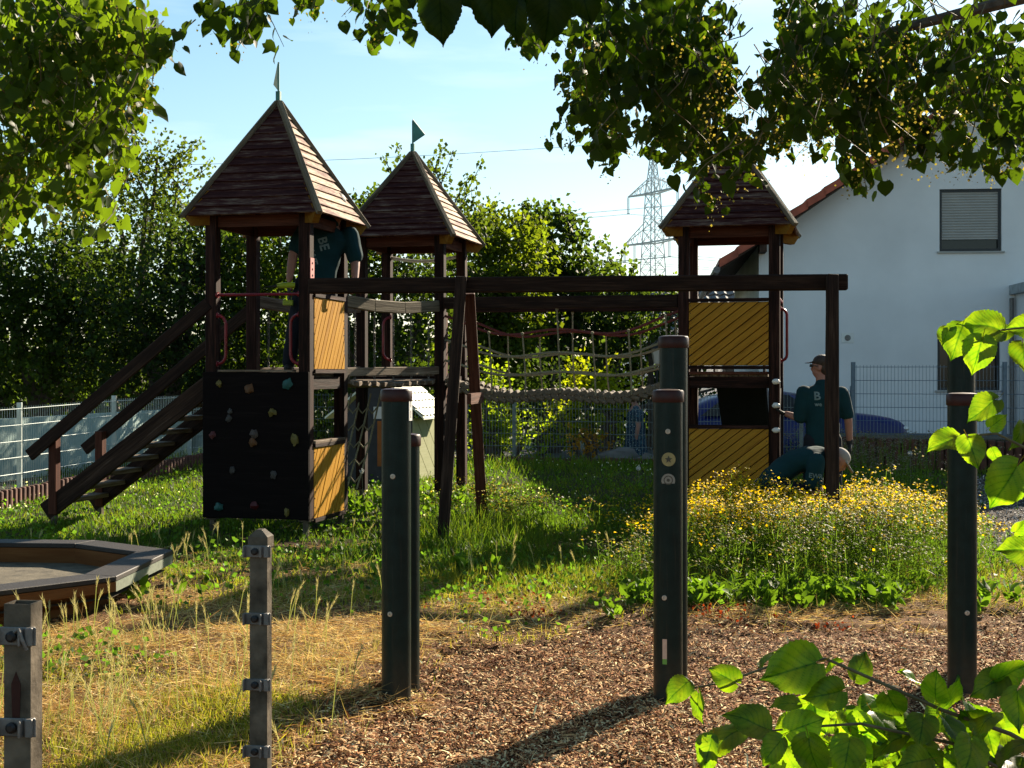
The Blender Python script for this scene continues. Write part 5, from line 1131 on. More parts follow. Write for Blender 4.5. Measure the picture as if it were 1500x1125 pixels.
tree('tall feathery tree with thin drooping twigs against the sky, left of the first tower', 27.5, [(215, 290, 50, 55), (180, 350, 70, 50), (250, 350, 60, 60), (150, 310, 40, 40), (110, 360, 45, 35), (260, 270, 28, 30), (230, 240, 25, 25)], (.030, .052, .012), 1.5, 8.5, .085, 9, .5, spr=[(215, 300, 300, 205), (200, 290, 235, 205), (190, 280, 170, 205), (230, 290, 270, 215), (240, 310, 310, 240), (180, 300, 150, 235), (200, 250, 205, 200), (170, 330, 90, 300), (150, 350, 60, 345), (120, 380, 70, 400), (250, 250, 290, 205), (210, 260, 190, 215), (130, 340, 110, 290)], trunk=200, nsp=80)
tree('dense dark rounded tree behind the staircase', 24.8, [(200, 450, 90, 85), (270, 415, 85, 95), (230, 540, 130, 60), (330, 520, 90, 80), (300, 380, 40, 40)], G4, 1.9, 11, .085, trunk=250)
tree('broad green tree with sunlit yellowish top, seen through the posts of the leftmost tower', 25.6, [(350, 400, 65, 75), (410, 370, 60, 60), (400, 450, 80, 90), (330, 340, 40, 35), (370, 540, 80, 60), (470, 350, 45, 50)], G2, 1.8, 10, .09, spr=[(330, 330, 318, 300)], trunk=390)
tree('dark leafy tree between the left and the middle tower', 24.4, [(500, 420, 60, 80), (490, 540, 70, 70), (560, 470, 70, 80), (540, 380, 40, 50), (590, 560, 70, 60), (620, 430, 55, 60)], G1, 1.6, 10, .085, spr=[(540, 330, 520, 285), (520, 320, 545, 280)], trunk=540)
tree('slender tree with bare arching shoots rising above the middle tower', 26.5, [(600, 360, 60, 60), (650, 330, 40, 40), (680, 380, 50, 60), (560, 330, 30, 30)], (.024, .043, .010), 1.4, 8, .09, spr=[(590, 290, 560, 228), (600, 280, 580, 215), (630, 270, 650, 215), (640, 290, 663, 225), (670, 320, 705, 240), (660, 310, 690, 255), (690, 330, 730, 300), (650, 280, 630, 235), (700, 340, 690, 280)], trunk=620, nsp=45)
tree('bright green bushy tree behind the rope net bridge, left of the curling shoots', 27.6, [(720, 400, 50, 60), (700, 480, 60, 70), (760, 370, 45, 45), (750, 450, 60, 60), (700, 340, 35, 35), (735, 540, 60, 60)], G3, 1.5, 13, .11, spr=[(720, 340, 700, 300), (740, 340, 770, 315)], trunk=715)
tree('darker tree with drooping curled top shoots behind the rope net bridge', 29.4, [(810, 350, 40, 35), (790, 420, 60, 55), (840, 420, 45, 50), (830, 490, 70, 60), (770, 350, 30, 30), (800, 560, 60, 50)], (.020, .04, .011), 1.4, 13, .12, spr=[(780, 330, 770, 300), (810, 330, 830, 315), (820, 330, 858, 322), (830, 350, 860, 340)], trunk=810)
tree('young tree with upright pointed shoots, left of the pylon', 30.5, [(880, 430, 40, 45), (910, 470, 50, 50), (870, 500, 60, 50), (920, 430, 25, 30)], (.026, .05, .015), 1.2, 11, .105, spr=[(850, 420, 842, 350), (870, 410, 880, 350), (885, 410, 895, 355), (905, 420, 912, 365), (920, 430, 930, 385), (935, 440, 945, 410), (860, 420, 855, 345)], trunk=885, nsp=60)
tree('leafy shrub tree beside the white house wall, behind the tall exercise post', 31.5, [(960, 450, 40, 35), (985, 440, 30, 25), (950, 500, 32, 35), (990, 480, 30, 25)], (.026, .05, .012), 1.0, 8, .085, trunk=950)
tree('yellow-green sunlit shrub behind the back fence, left of the rust-coloured bush', 23.6, [(730, 610, 32, 55), (710, 560, 35, 40), (770, 640, 40, 30), (722, 640, 40, 30)], (.07, .12, .012), .5, 11, .07, 9, .25, trunk=725, name='shrub', cat='shrub')
tree('dark low shrub in the gap of the back fence', 25.0, [(790, 600, 30, 60), (810, 560, 50, 40)], G4, .6, 9, .07, 9, .25, trunk=795, name='shrub', cat='shrub')
tree('tall yellow-green shrub behind the fence, above the rust-coloured bush', 23.9, [(855, 590, 38, 50), (890, 610, 30, 55), (830, 630, 28, 35), (905, 585, 22, 35)], (.085, .12, .008), .5, 11, .075, 9, .25, spr=[(860, 570, 850, 520), (890, 570, 900, 525), (845, 570, 835, 530)], trunk=870, name='shrub', cat='shrub')
tree('low round rust-brown bush against the back fence', 22.0, [(862, 648, 34, 22)], (.13, .085, .02), .35, 16, .05, 8, .14, trunk=862, name='bush', cat='bush')
tree('low green shrub under the staircase, seen under the leftmost tower', 23.5, [(485, 610, 30, 45), (540, 640, 30, 40), (450, 640, 40, 30)], G3, .5, 9, .07, 9, .22, trunk=490, name='shrub', cat='shrub')
tree('dark hedge plants along the road, left of the white house', 27.0, [(640, 580, 60, 60), (600, 650, 60, 40), (1010, 580, 18, 30), (1045, 570, 20, 20)], G1, .7, 8, .08, 9, .28, trunk=620, name='hedge', cat='hedge')
tree('long dark hedge row far behind all the other trees', 34.0, [(x_, 580, 75, 95) for x_ in range(-40, 960, 90)], G4, .8, 11, .14, 10, .4, trunk=450, name='hedge', cat='hedge')
for (x, y, D, r, lb) in ((905, 676, 21.9, 36, 'large grey garden boulder at the foot of the back fence'), (952, 676, 21.6, 20, 'smaller boulder beside the person in the patterned dress')):
    q = P(x, y, D); mb = MB(); s = r/FOC*D; mb.blob((q.x, q.y, q.z), (s, s*.7, s*.55), 14, 9, .5); tag(mb.build('boulder', plain('grey_stone', (.12, .11, .10), .9, 0, .3, 5, .8), smooth=True, org=(q.x, q.y, q.z-s*.5)), lb, 'boulder')
# ---------------------------------------------------------------- lime trees overhead
LV = [(0, 0, 0), (.0, .35, .03), (0, .7, .02), (0, 1, -.10), (.24, -.10, .05), (.46, .16, .12), (.44, .42, .12), (.24, .72, .06), (-.24, -.10, .05), (-.46, .16, .12), (-.44, .42, .12), (-.24, .72, .06)]
LT = [(0, 4, 5), (0, 5, 1), (1, 5, 6), (1, 6, 2), (2, 6, 7), (2, 7, 3), (0, 9, 8), (0, 1, 9), (1, 10, 9), (1, 2, 10), (2, 11, 10), (2, 3, 11)]
def lime_cluster(blobs, dens, D0, D1):
    """drooping twigs carrying alternate leaves and blossom"""
    Lp, Ld, Lc, Fp = [], [], [], []; tw = []
    for (bx, by, rx, ry) in blobs:
        n = max(2, int(dens*rx*ry/1000))
        for i in range(n):
            a = rng.uniform(0, 2*PI); r = rng.random()**.55; D = rng.uniform(D0, D1)
            px = bx+rx*r*math.cos(a); py = by+ry*r*math.sin(a)
            if abs(px-1112) < 34 and -140 < py < 105: continue
            p = np.array(P(px, py, D))
            az = rng.uniform(0, 2*PI); o = np.array([math.cos(az)*.7, math.sin(az)*.7, -rng.uniform(.3, 1.0)]); o /= np.linalg.norm(o)
            l = rng.uniform(.14, .3); m = int(rng.integers(4, 8)); st = p-o*l*.5; cl = np.clip(1+.2*rng.normal(), .55, 1.5)
            tw.append((st, p+o*l*.5))
            for k in range(m):
                q = st+o*l*k/(m-1); s = 1 if k % 2 else -1; sv = np.array([-o[1], o[0], 0])*s*rng.uniform(.02, .045)
                Lp.append(q+sv+rng.normal(size=3)*.012); Ld.append(np.array([sv[0]*9, sv[1]*9, -.75])+rng.normal(size=3)*.35); Lc.append(cl*(1+.12*rng.normal()))
            if rng.random() < .42:
                for k in range(int(rng.integers(10, 22))): Fp.append(p+o*l*.3+np.array([0, 0, -.05])+rng.normal(size=3)*np.array([.035, .035, .03]))
    return np.array(Lp), np.array(Ld), np.array(Lc), np.array(Fp), tw
def simple_mesh(name, V, F, mat, cols):
    me = bpy.data.meshes.new(name); me.from_pydata([tuple(v) for v in V], [], F); a = me.color_attributes.new('Col', 'FLOAT_COLOR', 'POINT')
    c = np.ones((len(V), 4), np.float32); c[:, :3] = cols; a.data.foreach_set('color', c.ravel()); me.polygons.foreach_set('use_smooth', [True]*len(F)); me.materials.append(mat); return me
def lime_tree(label, blobs, back, D0, D1, trunk_xy, limbs, base_col, near_leaves=(), dens=2.2, blockers=()):
    x, y = trunk_xy; t = thing('lime_tree', (x, y, gzf(x, y)), label, 'tree', 'lime trees overhead')
    p, d, c, f, tw = lime_cluster(blobs, dens, D0, D1)
    if blockers:  # unseen leaf clusters added above the frame to shade the near leaves
        p2, d2, c2, f2, tw2 = lime_cluster(blockers, 20, 4.2, 5.3); p = np.concatenate([p, p2]); d = np.concatenate([d, d2]); c = np.concatenate([c, c2])
    if len(back):
        p2, d2, c2, f2, tw2 = lime_cluster(back, dens*.5, D0-.3, D1+2.2); p = np.concatenate([p, p2]); d = np.concatenate([d, d2]); c = np.concatenate([c, c2]); f = np.concatenate([f, f2])
    n = len(p); s = rng.uniform(.042, .082, n)
    keep = np.ones(n, bool)   # leaves cut out of the crown so sun reaches the steel posts
    for (qx, qy) in ((-.637, 3.55), (-.80, 2.3)):
        hx, hy = math.sin(R(SUN_AZ)), math.cos(R(SUN_AZ)); off = (p[:, 0]-qx)*hy-(p[:, 1]-qy)*hx; keep &= ~(np.abs(off) < .13)
    p, d, c, s = p[keep], d[keep], c[keep], s[keep]; n = len(p)
    rt = rots(n, d); C = np.array(base_col)[None]*np.clip(c, .5, 1.6)[:, None]
    pxx = p[:, 0]/p[:, 1]*FOC+750; pyy = 545-(p[:, 2]-CAMH)/p[:, 1]*FOC
    vis = (pxx > -10) & (pxx < 1510) & (pyy > -15); big = np.where(vis, s/p[:, 1], 0); idx = np.argsort(-big)[:300-len(near_leaves)]
    mask = np.ones(n, bool); mask[idx] = False
    cr_ = scatter('crown', LV, LT, p[mask], rt[mask], s[mask], C[mask], M['leaf_lime'], t, True); cr_['kind'] = 'stuff'
    mes = [simple_mesh('leaf', LV, LT, M['leaf_lime'], np.array(base_col)*k) for k in (.75, .9, 1.05, 1.25)]
    for i in idx:
        o = bpy.data.objects.new('leaf', mes[int(rng.integers(0, 4))]); col.objects.link(o); o.parent = t
        m4 = Matrix([[*(rt[i][r]*s[i]), p[i][r]-t.location[r]] for r in range(3)]+[[0, 0, 0, 1]]); o.matrix_local = m4
    # blossom: little pale yellow five-petalled bits
    nf = len(f); BV = [(-.5, 0, 0), (0, -.5, .1), (.5, 0, 0), (0, .5, .1)]; BF = [(0, 1, 2), (0, 2, 3)]
    dd = rng.normal(size=(nf, 3)); bc = np.array([.26, .22, .05])*(1+.25*rng.normal(size=(nf, 1)))
    bl_ = scatter('blossom', BV, BF, f, rots(nf, dd), rng.uniform(.006, .017, nf), np.clip(bc, .05, .8), M['blossom'], t); bl_['kind'] = 'stuff'
    mb = MB()
    for a, b in tw[::2]: mb.tube([a-(b-a)*.2+np.array([0, 0, .02]), a, (a+b)/2+np.array([0, 0, .01]), b], [.0035, .003, .0022, .0012], 3, False)
    k_ = mb.build('twigs', M['twig'], t); k_['kind'] = 'stuff'
    mb = MB(); mb.tube([(x, y, -.1), (x+.05, y, .8), (x-.03, y+.05, 2.2), (x, y, 4.2), (x, y+.1, 6)], [.3, .22, .19, .16, .09], 14); mb.build('trunk', M['bark'], t, smooth=True)
    for pts, r in limbs:
        mb = MB(); mb.tube(pts, [r*(1-.75*i/(len(pts)-1)) for i in range(len(pts))], 7); mb.build('branch', M['bark'], t, smooth=True)
    return t
def big_leaf(seed, light=1.0):
    r = random.Random(seed); r1, r2, r3 = r.random(), r.random(), r.uniform(-1, 1); ns, ntt = 27, 56; V = []; C = []
    for j in range(ntt):
        tt = j/(ntt-1)
        w = .45*(math.sin(PI*min(1, tt**.60*.985+.015)))**.72 if tt < 1 else 0
        if tt > .74: w *= (1-((tt-.74)/.26)**.8*.78)
        for i in range(ns):
            s = -1+2*i/(ns-1); a = abs(s); ser = 1+(.07*((tt*13) % 1.0)-.03)*(a > .99)
            x = s*w*ser; y = tt-.17*a**1.4*(1-tt)**3
            ph = (tt-.42*a)*6.2; vein = abs(((ph+.5) % 1.0)-.5)
            z = (.10+.12*r1)*abs(x)+.022*math.sin(PI*min(1, vein*2))*min(1, a*5)-(.12+.2*r2)*tt*tt+.035*math.sin(6*tt+4*s+seed*2)+(.10*r3)*s*math.sin(3*tt+seed)+.03*a*a*math.sin(11*tt+seed)
            V.append((x, y, z)); v = 1-.5*math.exp(-(a*w/.012)**2)-.38*math.exp(-(vein/.07)**2)*(1-.4*a)+.12*math.sin(5*x+9*tt+seed); C.append([.032*light*v*v, .068*light*v, .008*light*v])
    F = []
    for j in range(ntt-1):
        for i in range(ns-1): k = j*ns+i; F.append((k, k+1, k+ns+1, k+ns))
    k0 = len(V); pt = [(0, 0, 0), (.012*math.sin(seed), -.15, .02), (.03*math.sin(seed*2), -.32, .06)]
    for (x, y, z) in pt:
        for dx, dz in ((-.009, 0), (0, .009), (.009, 0), (0, -.009)): V.append((x+dx, y, z+dz)); C.append([.07, .07, .015])
    for q in range(2):
        for e in range(4): F.append((k0+q*4+e, k0+q*4+(e+1) % 4, k0+(q+1)*4+(e+1) % 4, k0+(q+1)*4+e))
    return simple_mesh('leaf', V, F, M['leaf_big'], np.array(C))
_t = M['leaf_big'].node_tree; _a = [n for n in _t.nodes if n.type == 'HUE_SAT'][0]; _s = _a.outputs[0]; _ls = [l.to_socket for l in _s.links]
_sp = ramp(_t, noise(_t, 3.2, 8, None, .75), [(.30, (.45, .30, .25)), (.42, (.9, .85, .9)), (.6, (1.1, 1.05, 1.0)), (.8, (1.5, 1.15, 1.0))]); _mu = N(_t, 'ShaderNodeVectorMath', operation='MULTIPLY'); _t.links.new(_s, _mu.inputs[0]); _t.links.new(_sp, _mu.inputs[1])
for q_ in _ls: _t.links.new(_mu.outputs[0], q_)
BL = [big_leaf(i, k) for i, k in enumerate((1.0, 1.2, .85, 1.1, .95, 1.05, .8))]
M['leaf_shaded'] = leafm('shaded_lime_leaf', .3, .5, (1.1, 1.0, .2), 3.0, .2)  # shade on the near overhead leaves put into a darker, less translucent copy
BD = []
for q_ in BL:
    q2_ = q_.copy(); q2_.materials.clear(); q2_.materials.append(M['leaf_shaded']); BD.append(q2_)
    a_ = q2_.color_attributes['Col']; n_ = len(a_.data)*4; b_ = np.empty(n_, np.float32); a_.data.foreach_get('color', b_); a_.data.foreach_set('color', b_*.35)  # vertex colour darkened to stand in for shade
def place_leaf(t, cx, cy, size, ang, D, pitch=0.0, roll=0.0, shaded=False):
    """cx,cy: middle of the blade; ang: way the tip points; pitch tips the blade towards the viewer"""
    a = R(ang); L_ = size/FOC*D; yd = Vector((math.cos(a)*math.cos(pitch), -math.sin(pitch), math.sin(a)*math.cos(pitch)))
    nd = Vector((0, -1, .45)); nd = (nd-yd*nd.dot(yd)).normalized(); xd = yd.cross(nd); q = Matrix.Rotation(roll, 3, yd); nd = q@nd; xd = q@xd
    c = P(cx, cy, D)-yd*L_*.45; o = bpy.data.objects.new('leaf', (BL if not shaded else BD)[random.randrange(7)]); col.objects.link(o); o.parent = t; p = c-t.location
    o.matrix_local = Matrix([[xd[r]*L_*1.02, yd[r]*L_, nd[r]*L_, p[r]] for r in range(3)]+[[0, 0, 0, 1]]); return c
LC = (.015, .032, .004)
left_b = [(30, 20, 110, 60), (90, 60, 110, 80), (150, 30, 75, 55), (40, 130, 95, 70), (120, 140, 75, 70), (170, 90, 50, 60), (205, 60, 30, 45), (240, 70, 16, 22), (60, 210, 75, 40), (130, 210, 50, 50), (160, 195, 30, 40), (120, 270, 38, 45), (145, 300, 22, 35), (20, 290, 40, 18), (8, 330, 18, 50), (45, 275, 18, 18), (0, 220, 40, 60), (185, 160, 20, 30)]
left_back = [(0, -120, 260, 110), (-150, 60, 140, 170), (180, -130, 160, 80), (-150, 250, 130, 80)]
lt1 = lime_tree('lime tree at the upper left, its blossoming branches hanging into the picture', left_b, left_back, 6.0, 8.2, (-6.8, 8.2), [([(-6.8, 8.2, 2.6), (-5, 7.8, 3.6), (-3.4, 7.4, 4.0), (-2.4, 7.2, 3.9)], .09), ([(-6.8, 8.2, 3.2), (-4.4, 7.2, 4.2), (-2.6, 6.8, 4.6)], .08), ([(-6.8, 8.3, 2.2), (-4.5, 7.5, 2.9), (-3.0, 7.2, 2.95)], .05)], (.027, .052, .008), dens=11)
right_b = [(345, 10, 50, 14), (370, 25, 35, 16), (398, 38, 12, 16), (470, 0, 30, 10), (540, 10, 30, 14), (580, 22, 22, 24), (790, 45, 40, 24), (870, 30, 30, 30), (870, 90, 34, 55), (920, 60, 55, 60), (855, 150, 26, 45), (885, 190, 20, 35), (905, 150, 40, 35), (915, 185, 22, 16), (980, 50, 60, 60), (1000, 120, 50, 50), (975, 110, 40, 40), (1040, 60, 46, 70), (1045, 150, 50, 50), (1060, 215, 45, 38), (1010, 190, 35, 35), (965, 185, 22, 30), (965, 220, 14, 20), (1040, 270, 14, 22), (1175, 30, 45, 50), (1158, 90, 30, 60), (1135, 150, 42, 45), (1130, 195, 20, 25), (1200, 60, 60, 60), (1190, 130, 55, 55), (1180, 185, 40, 22), (1230, 200, 40, 22), (1245, 235, 22, 26), (1270, 60, 70, 60), (1270, 130, 70, 55), (1300, 170, 55, 35), (1350, 70, 70, 70), (1370, 150, 65, 50), (1385, 215, 40, 26), (1425, 220, 20, 18), (1340, 200, 40, 22), (1430, 80, 70, 70), (1450, 160, 60, 45), (1490, 120, 60, 60), (1470, 215, 45, 20), (1500, 200, 30, 40), (1260, 255, 10, 10)]
right_back = [(1300, -270, 240, 100), (1100, -110, 300, 80), (1330, -120, 230, 90), (1540, 60, 50, 150), (850, -80, 220, 60), (450, -60, 250, 40)]  # unseen crown overhead; high first cluster added to shade the near leaves
lt2 = lime_tree('large lime tree overhead on the right, with dense dark hanging blossoming branches', right_b, right_back, 5.6, 8.4, (6.8, 8.6), [([(6.8, 8.6, 2.8), (5, 8, 3.9), (3.2, 7.5, 4.3), (1.8, 7.0, 4.2), (.6, 6.6, 3.9)], .12), ([(6.8, 8.6, 3.0), (4.6, 7.2, 3.6), (2.8, 6.8, 3.5), (1.7, 6.7, 3.2)], .08), ([(6.8, 8.6, 3.6), (4.5, 6.8, 4.6), (1.5, 5.2, 4.4), (-.6, 3.6, 3.1), (-.15, 3.1, 2.62)], .06), ([(6.8, 8.7, 3.4), (3.5, 7.6, 4.6), (.5, 7.2, 4.7), (-1.4, 7.2, 4.15)], .06)], LC, near_leaves=range(12), dens=14, blockers=[(1180, -190, 170, 75), (1050, -200, 120, 60)])
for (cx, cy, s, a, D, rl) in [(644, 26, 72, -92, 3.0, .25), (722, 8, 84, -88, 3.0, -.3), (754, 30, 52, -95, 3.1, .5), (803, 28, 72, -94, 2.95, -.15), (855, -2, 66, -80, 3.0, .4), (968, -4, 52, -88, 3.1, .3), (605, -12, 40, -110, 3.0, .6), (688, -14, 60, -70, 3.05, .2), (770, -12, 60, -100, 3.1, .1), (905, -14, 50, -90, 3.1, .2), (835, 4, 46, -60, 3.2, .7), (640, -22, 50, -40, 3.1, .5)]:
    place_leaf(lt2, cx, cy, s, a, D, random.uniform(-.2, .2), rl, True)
# ---------------------------------------------------------------- low lime shoots close to the camera, lower right
sp_ = thing('lime_sapling', (2.2, 3.1, 0), 'close leafy lime shoots with large backlit leaves at the lower right', 'sapling')
def stem(pl, D, r0=.006):
    r0 *= .5
    pts = [P(x, y, D+dz) for x, y, dz in pl]; mb = MB(); mb.tube(pts, [r0*(1-.7*i/(len(pts)-1)) for i in range(len(pts))], 6); mb.build('stem', M['twig'], sp_, smooth=True)
stem([(2150, 1900, .3), (1700, 1200, .1), (1480, 1075, 0), (1380, 1040, 0), (1290, 1000, 0), (1210, 965, 0), (1130, 975, .0), (1060, 1000, 0), (1000, 1010, 0)], 2.75, .012)
stem([(2100, 1900, .2), (1650, 1230, 0), (1400, 1090, 0), (1260, 1060, 0), (1180, 1065, 0), (1090, 1075, 0)], 2.65, .011)
stem([(2150, 1800, .2), (1800, 900, 0), (1600, 700, 0), (1500, 655, 0), (1460, 635, 0), (1400, 640, 0), (1370, 650, 0)], 2.8, .010)
stem([(2150, 1800, .2), (1850, 700, 0), (1620, 520, 0), (1520, 478, 0), (1450, 485, 0), (1410, 498, 0)], 2.85, .009)
stem([(2150, 1900, .2), (1750, 1000, 0), (1600, 860, 0), (1500, 800, 0)], 2.7, .008)
BLV = [(1158, 982, 100, 195, 2.72, -.2, .1), (1060, 990, 62, 150, 2.74, .1, .3), (1022, 1035, 72, 262, 2.7, .3, .9), (992, 1012, 50, 215, 2.72, .2, .5), (1122, 965, 50, 200, 2.85, .3, 1.1), (1262, 975, 68, 60, 2.78, -.1, .2), (1218, 975, 60, 110, 2.8, .9, -.6), (1208, 1018, 70, 190, 2.68, .1, .2), (1150, 1030, 62, 175, 2.66, .2, .4), (1100, 1055, 78, 150, 2.6, .1, .2), (1058, 1085, 80, 205, 2.62, .2, .5), (1035, 1105, 60, 250, 2.6, .2, .8), (1182, 1062, 68, 20, 2.62, .2, .3), (1310, 1035, 78, 300, 2.68, .1, .2), (1370, 1005, 80, 100, 2.7, .5, -.9), (1395, 1020, 70, 60, 2.75, .6, 1.2), (1335, 990, 55, 130, 2.85, .4, 1.2), (1448, 1003, 66, 200, 2.6, .0, .2), (1485, 985, 70, 20, 2.6, .2, .4), (1490, 1040, 70, 260, 2.55, .2, .5), (1250, 1060, 70, 300, 2.7, .5, .4), (1130, 1100, 70, 230, 2.55, .2, .4), (1190, 1110, 80, 280, 2.5, .3, .2), (1240, 1110, 80, 250, 2.6, .5, .7),
       (1300, 1090, 80, 200, 2.65, .6, .9), (1350, 1070, 70, 240, 2.6, .7, .6), (1400, 1075, 80, 300, 2.65, .7, -.6), (1440, 1060, 75, 200, 2.7, .7, .9), (1340, 1115, 80, 180, 2.55, .6, .4), (1420, 1115, 80, 250, 2.55, .7, -.7), (1480, 1100, 80, 200, 2.6, .6, .8), (1270, 1030, 50, 190, 2.75, .4, 1.0), (1145, 1000, 45, 140, 2.8, .6, 1.0),
       (1438, 600, 84, 215, 2.75, .2, .5), (1382, 646, 60, 190, 2.78, .2, .3), (1425, 660, 62, 280, 2.74, .3, .2), (1462, 618, 45, 40, 2.8, .5, .9), (1472, 712, 95, 240, 2.7, .1, .2), (1492, 640, 62, 250, 2.85, .2, -.3), (1458, 668, 38, 290, 2.85, .3, .6), (1490, 805, 66, 170, 2.7, .1, .4), (1500, 770, 50, 40, 2.7, .3, .6),
       (1402, 500, 62, 245, 2.85, .1, .7), (1440, 476, 76, 165, 2.84, .0, .3), (1432, 520, 74, 252, 2.82, .1, .2), (1466, 490, 50, 200, 2.88, .3, 1.0), (1500, 478, 66, 170, 2.86, .0, .3), (1500, 520, 60, 260, 2.88, .3, .5), (1385, 490, 40, 230, 2.86, .2, .9)]
for q in BLV: place_leaf(sp_, q[0], q[1], q[2]*random.uniform(.6, .88), q[3], q[4], q[5]+random.uniform(-.35, .35), q[6]+random.uniform(-.55, .55))
for i in range(80):  # the rest of the sapling, to the right of the picture
    place_leaf(sp_, random.uniform(1600, 2150), random.uniform(350, 1250), random.uniform(60, 90), random.uniform(150, 330), random.uniform(2.7, 3.7), random.uniform(-.3, .8), random.uniform(-1, 1))
for i in range(70): place_leaf(sp_, random.uniform(1150, 1540), random.uniform(1050, 1165), random.uniform(45, 72), random.uniform(120, 380), random.uniform(2.65, 3.0), random.uniform(.2, 1.0), random.uniform(-1, 1))
# ---------------------------------------------------------------- wood chips
def samp(n, x0, x1, y0, y1):
    px = rng.uniform(x0, x1, n); py = rng.uniform(y0, y1, n); D = FOC*1.6/(py-545); return (px-750)/FOC*D, D
BOAT = [(x, y) for x, y in out_p]
def clear(x, y): return ~in_poly(x, y, BOAT)
x, y = samp(230000, -60, 1600, 860, 1190); k = ((chipw(x, y) > rng.uniform(.0, .9, len(x))) | ((rng.random(len(x)) < .10+.25*np.clip(fb(x, y, 2.6, 63), 0, 1)) & (y < 10.5))) & (rng.random(len(x)) < .8+.5*fb(x, y, 2.3, 15)); x, y = x[k], y[k]
x2, y2 = samp(22000, 1390, 1560, 688, 880); k = chipw(x2, y2) > .5; x = np.concatenate([x, x2[k]]); y = np.concatenate([y, y2[k]])
n = len(x); p = np.stack([x, y, gz(x, y)+rng.uniform(.0, .016, n)], 1); d = rng.normal(size=(n, 3)); d[:, 2] *= .28
CV = [(-.5, 0, 0), (.5, 0, 0), (-.5, .5, .16), (.5, .5, .16), (-.4, 1, 0), (.4, 1, 0)]; CF = [(0, 1, 3, 2), (2, 3, 5, 4)]
rt = rots(n, d); fl_ = rt[:, 2, 2] < 0; rt[fl_, :, 0] *= -1; rt[fl_, :, 2] *= -1
# keep chips lying mostly flat
rt2 = rt.copy(); up = np.tile(np.array([0, 0, 1.0]), (n, 1))+rng.normal(size=(n, 3))*.38; yd = d/np.linalg.norm(d, axis=1, keepdims=True); s = np.cross(yd, up); s /= np.linalg.norm(s, axis=1, keepdims=True); nn = np.cross(s, yd); rt = np.stack([s, yd, nn], 2)
L1 = rng.gamma(3, .0075, n).clip(.008, .06)*(1+.05*np.clip(y-8, 0, 9)); Wd_ = rng.uniform(.004, .010, n)*(1+.05*np.clip(y-8, 0, 9)); S = np.stack([Wd_, L1, L1*.6], 1)
pal = np.array([[.50, .30, .14], [.74, .54, .30], [.22, .09, .04], [.08, .028, .014], [.32, .14, .06]]); ch = rng.choice(5, n, p=[.3, .2, .2, .1, .2]); cc = pal[ch]*(1+.2*rng.normal(size=(n, 1)))
m_, t_, b_, o_m = new_mat('wood_chip'); a_ = N(t_, 'ShaderNodeAttribute', attribute_name='Col'); t_.links.new(a_.outputs['Color'], b_.inputs['Base Color']); b_.inputs['Roughness'].default_value = .85; b_.inputs['Specular IOR Level'].default_value = .08; M['chip'] = m_
gy = sst(9.8, 12.5, y)[:, None]; cc = cc*(1-gy)+gy*(cc.mean(1, keepdims=True)*np.array([.95, .9, .85]))
tag(scatter('wood_chips', CV, CF, p, rt, S, np.clip(cc, .01, .8), m_), kind='stuff')
# ---------------------------------------------------------------- grass
GV = [(-.5, 0, 0), (.5, 0, 0), (-.38, .5, .06), (.38, .5, .06), (0, 1, .26)]; GF = [(0, 1, 3), (0, 3, 2), (2, 3, 4)]
def blades(name, x, y, h, w, colr, lean=.35, mat='grassm', z0=0.0):
    n = len(x); p = np.stack([x, y, gz(x, y)+z0], 1); d = rng.normal(size=(n, 3))*lean; d[:, 2] = 1.0
    return tag(scatter(name, GV, GF, p, rots(n, d), np.stack([w, h, h], 1), colr, M[mat]), kind='stuff')
# green lawn
x, y = samp(330000, -90, 1600, 664, 1150)
_, ws, wg, wb = kinds(x, y); cl = fb(x, y, 5, 21)
k = (rng.random(len(x)) < np.clip(wg*1.1, 0, 1)*(.72+.35*cl)) & clear(x, y); k &= ~((x > 5.0+(20.8-y)*3.8) & (y > 19.7)); x, y = x[k], y[k]
n = len(x); near = (1-sst(9, 13, y)); hb_ = .085+.05*fb(x, y, 1.2, 31)+.05*np.clip(fb(x, y, .6, 33), 0, 1)
tall = np.exp(-((x+.35)**2/.5+(y-13)**2/2.0))*.22+np.exp(-((x-.2)**2/1.2+(y-10.6)**2/.6))*.10+.10*sst(19.2, 20.5, y)*(x < 4)
h = np.clip(hb_*.72+tall, .03, .5)*rng.uniform(.5, 1.4, n); h = h*(1-.35*near)
w = np.maximum(.0045, .00075*y)*rng.uniform(.7, 1.3, n)
base = np.array([.085, .14, .012]); dark = np.array([.03, .07, .010]); ye = np.array([.24, .20, .035]); f1 = np.clip(.5+.5*fb(x, y, .9, 41)+.25*rng.normal(size=n), 0, 1)[:, None]; f2 = (np.clip(.55*near+.18*fb(x, y, 1.7, 44)+.15*rng.normal(size=n), 0, 1))[:, None]
C = (base*f1+dark*(1-f1))*(1-f2)+ye*f2
blades('green_grass', x, y, h, w, np.clip(C, .01, .5), .42)
# broad small leaves mixed in the lawn (clover, plantain)
x, y = samp(60000, -60, 1600, 670, 1000); _, ws, wg, wb = kinds(x, y); k = (rng.random(len(x)) < wg*(.35+.6*np.clip(fb(x, y, 1.4, 51), 0, 1))) & clear(x, y) & ~((x > 5.0+(20.8-y)*3.8) & (y > 19.7)); x, y = x[k], y[k]; n = len(x)
p = np.stack([x, y, gz(x, y)+rng.uniform(.01, .11, n)], 1); d = rng.normal(size=(n, 3)); d[:, 2] = np.abs(d[:, 2])*.7
tag(scatter('clover_leaves', LQ, LF, p, rots(n, d), rng.uniform(.02, .055, n), np.array([.07, .14, .018])*(1+.3*rng.normal(size=(n, 1))).clip(.4, 1.8), M['grassm']), kind='stuff')
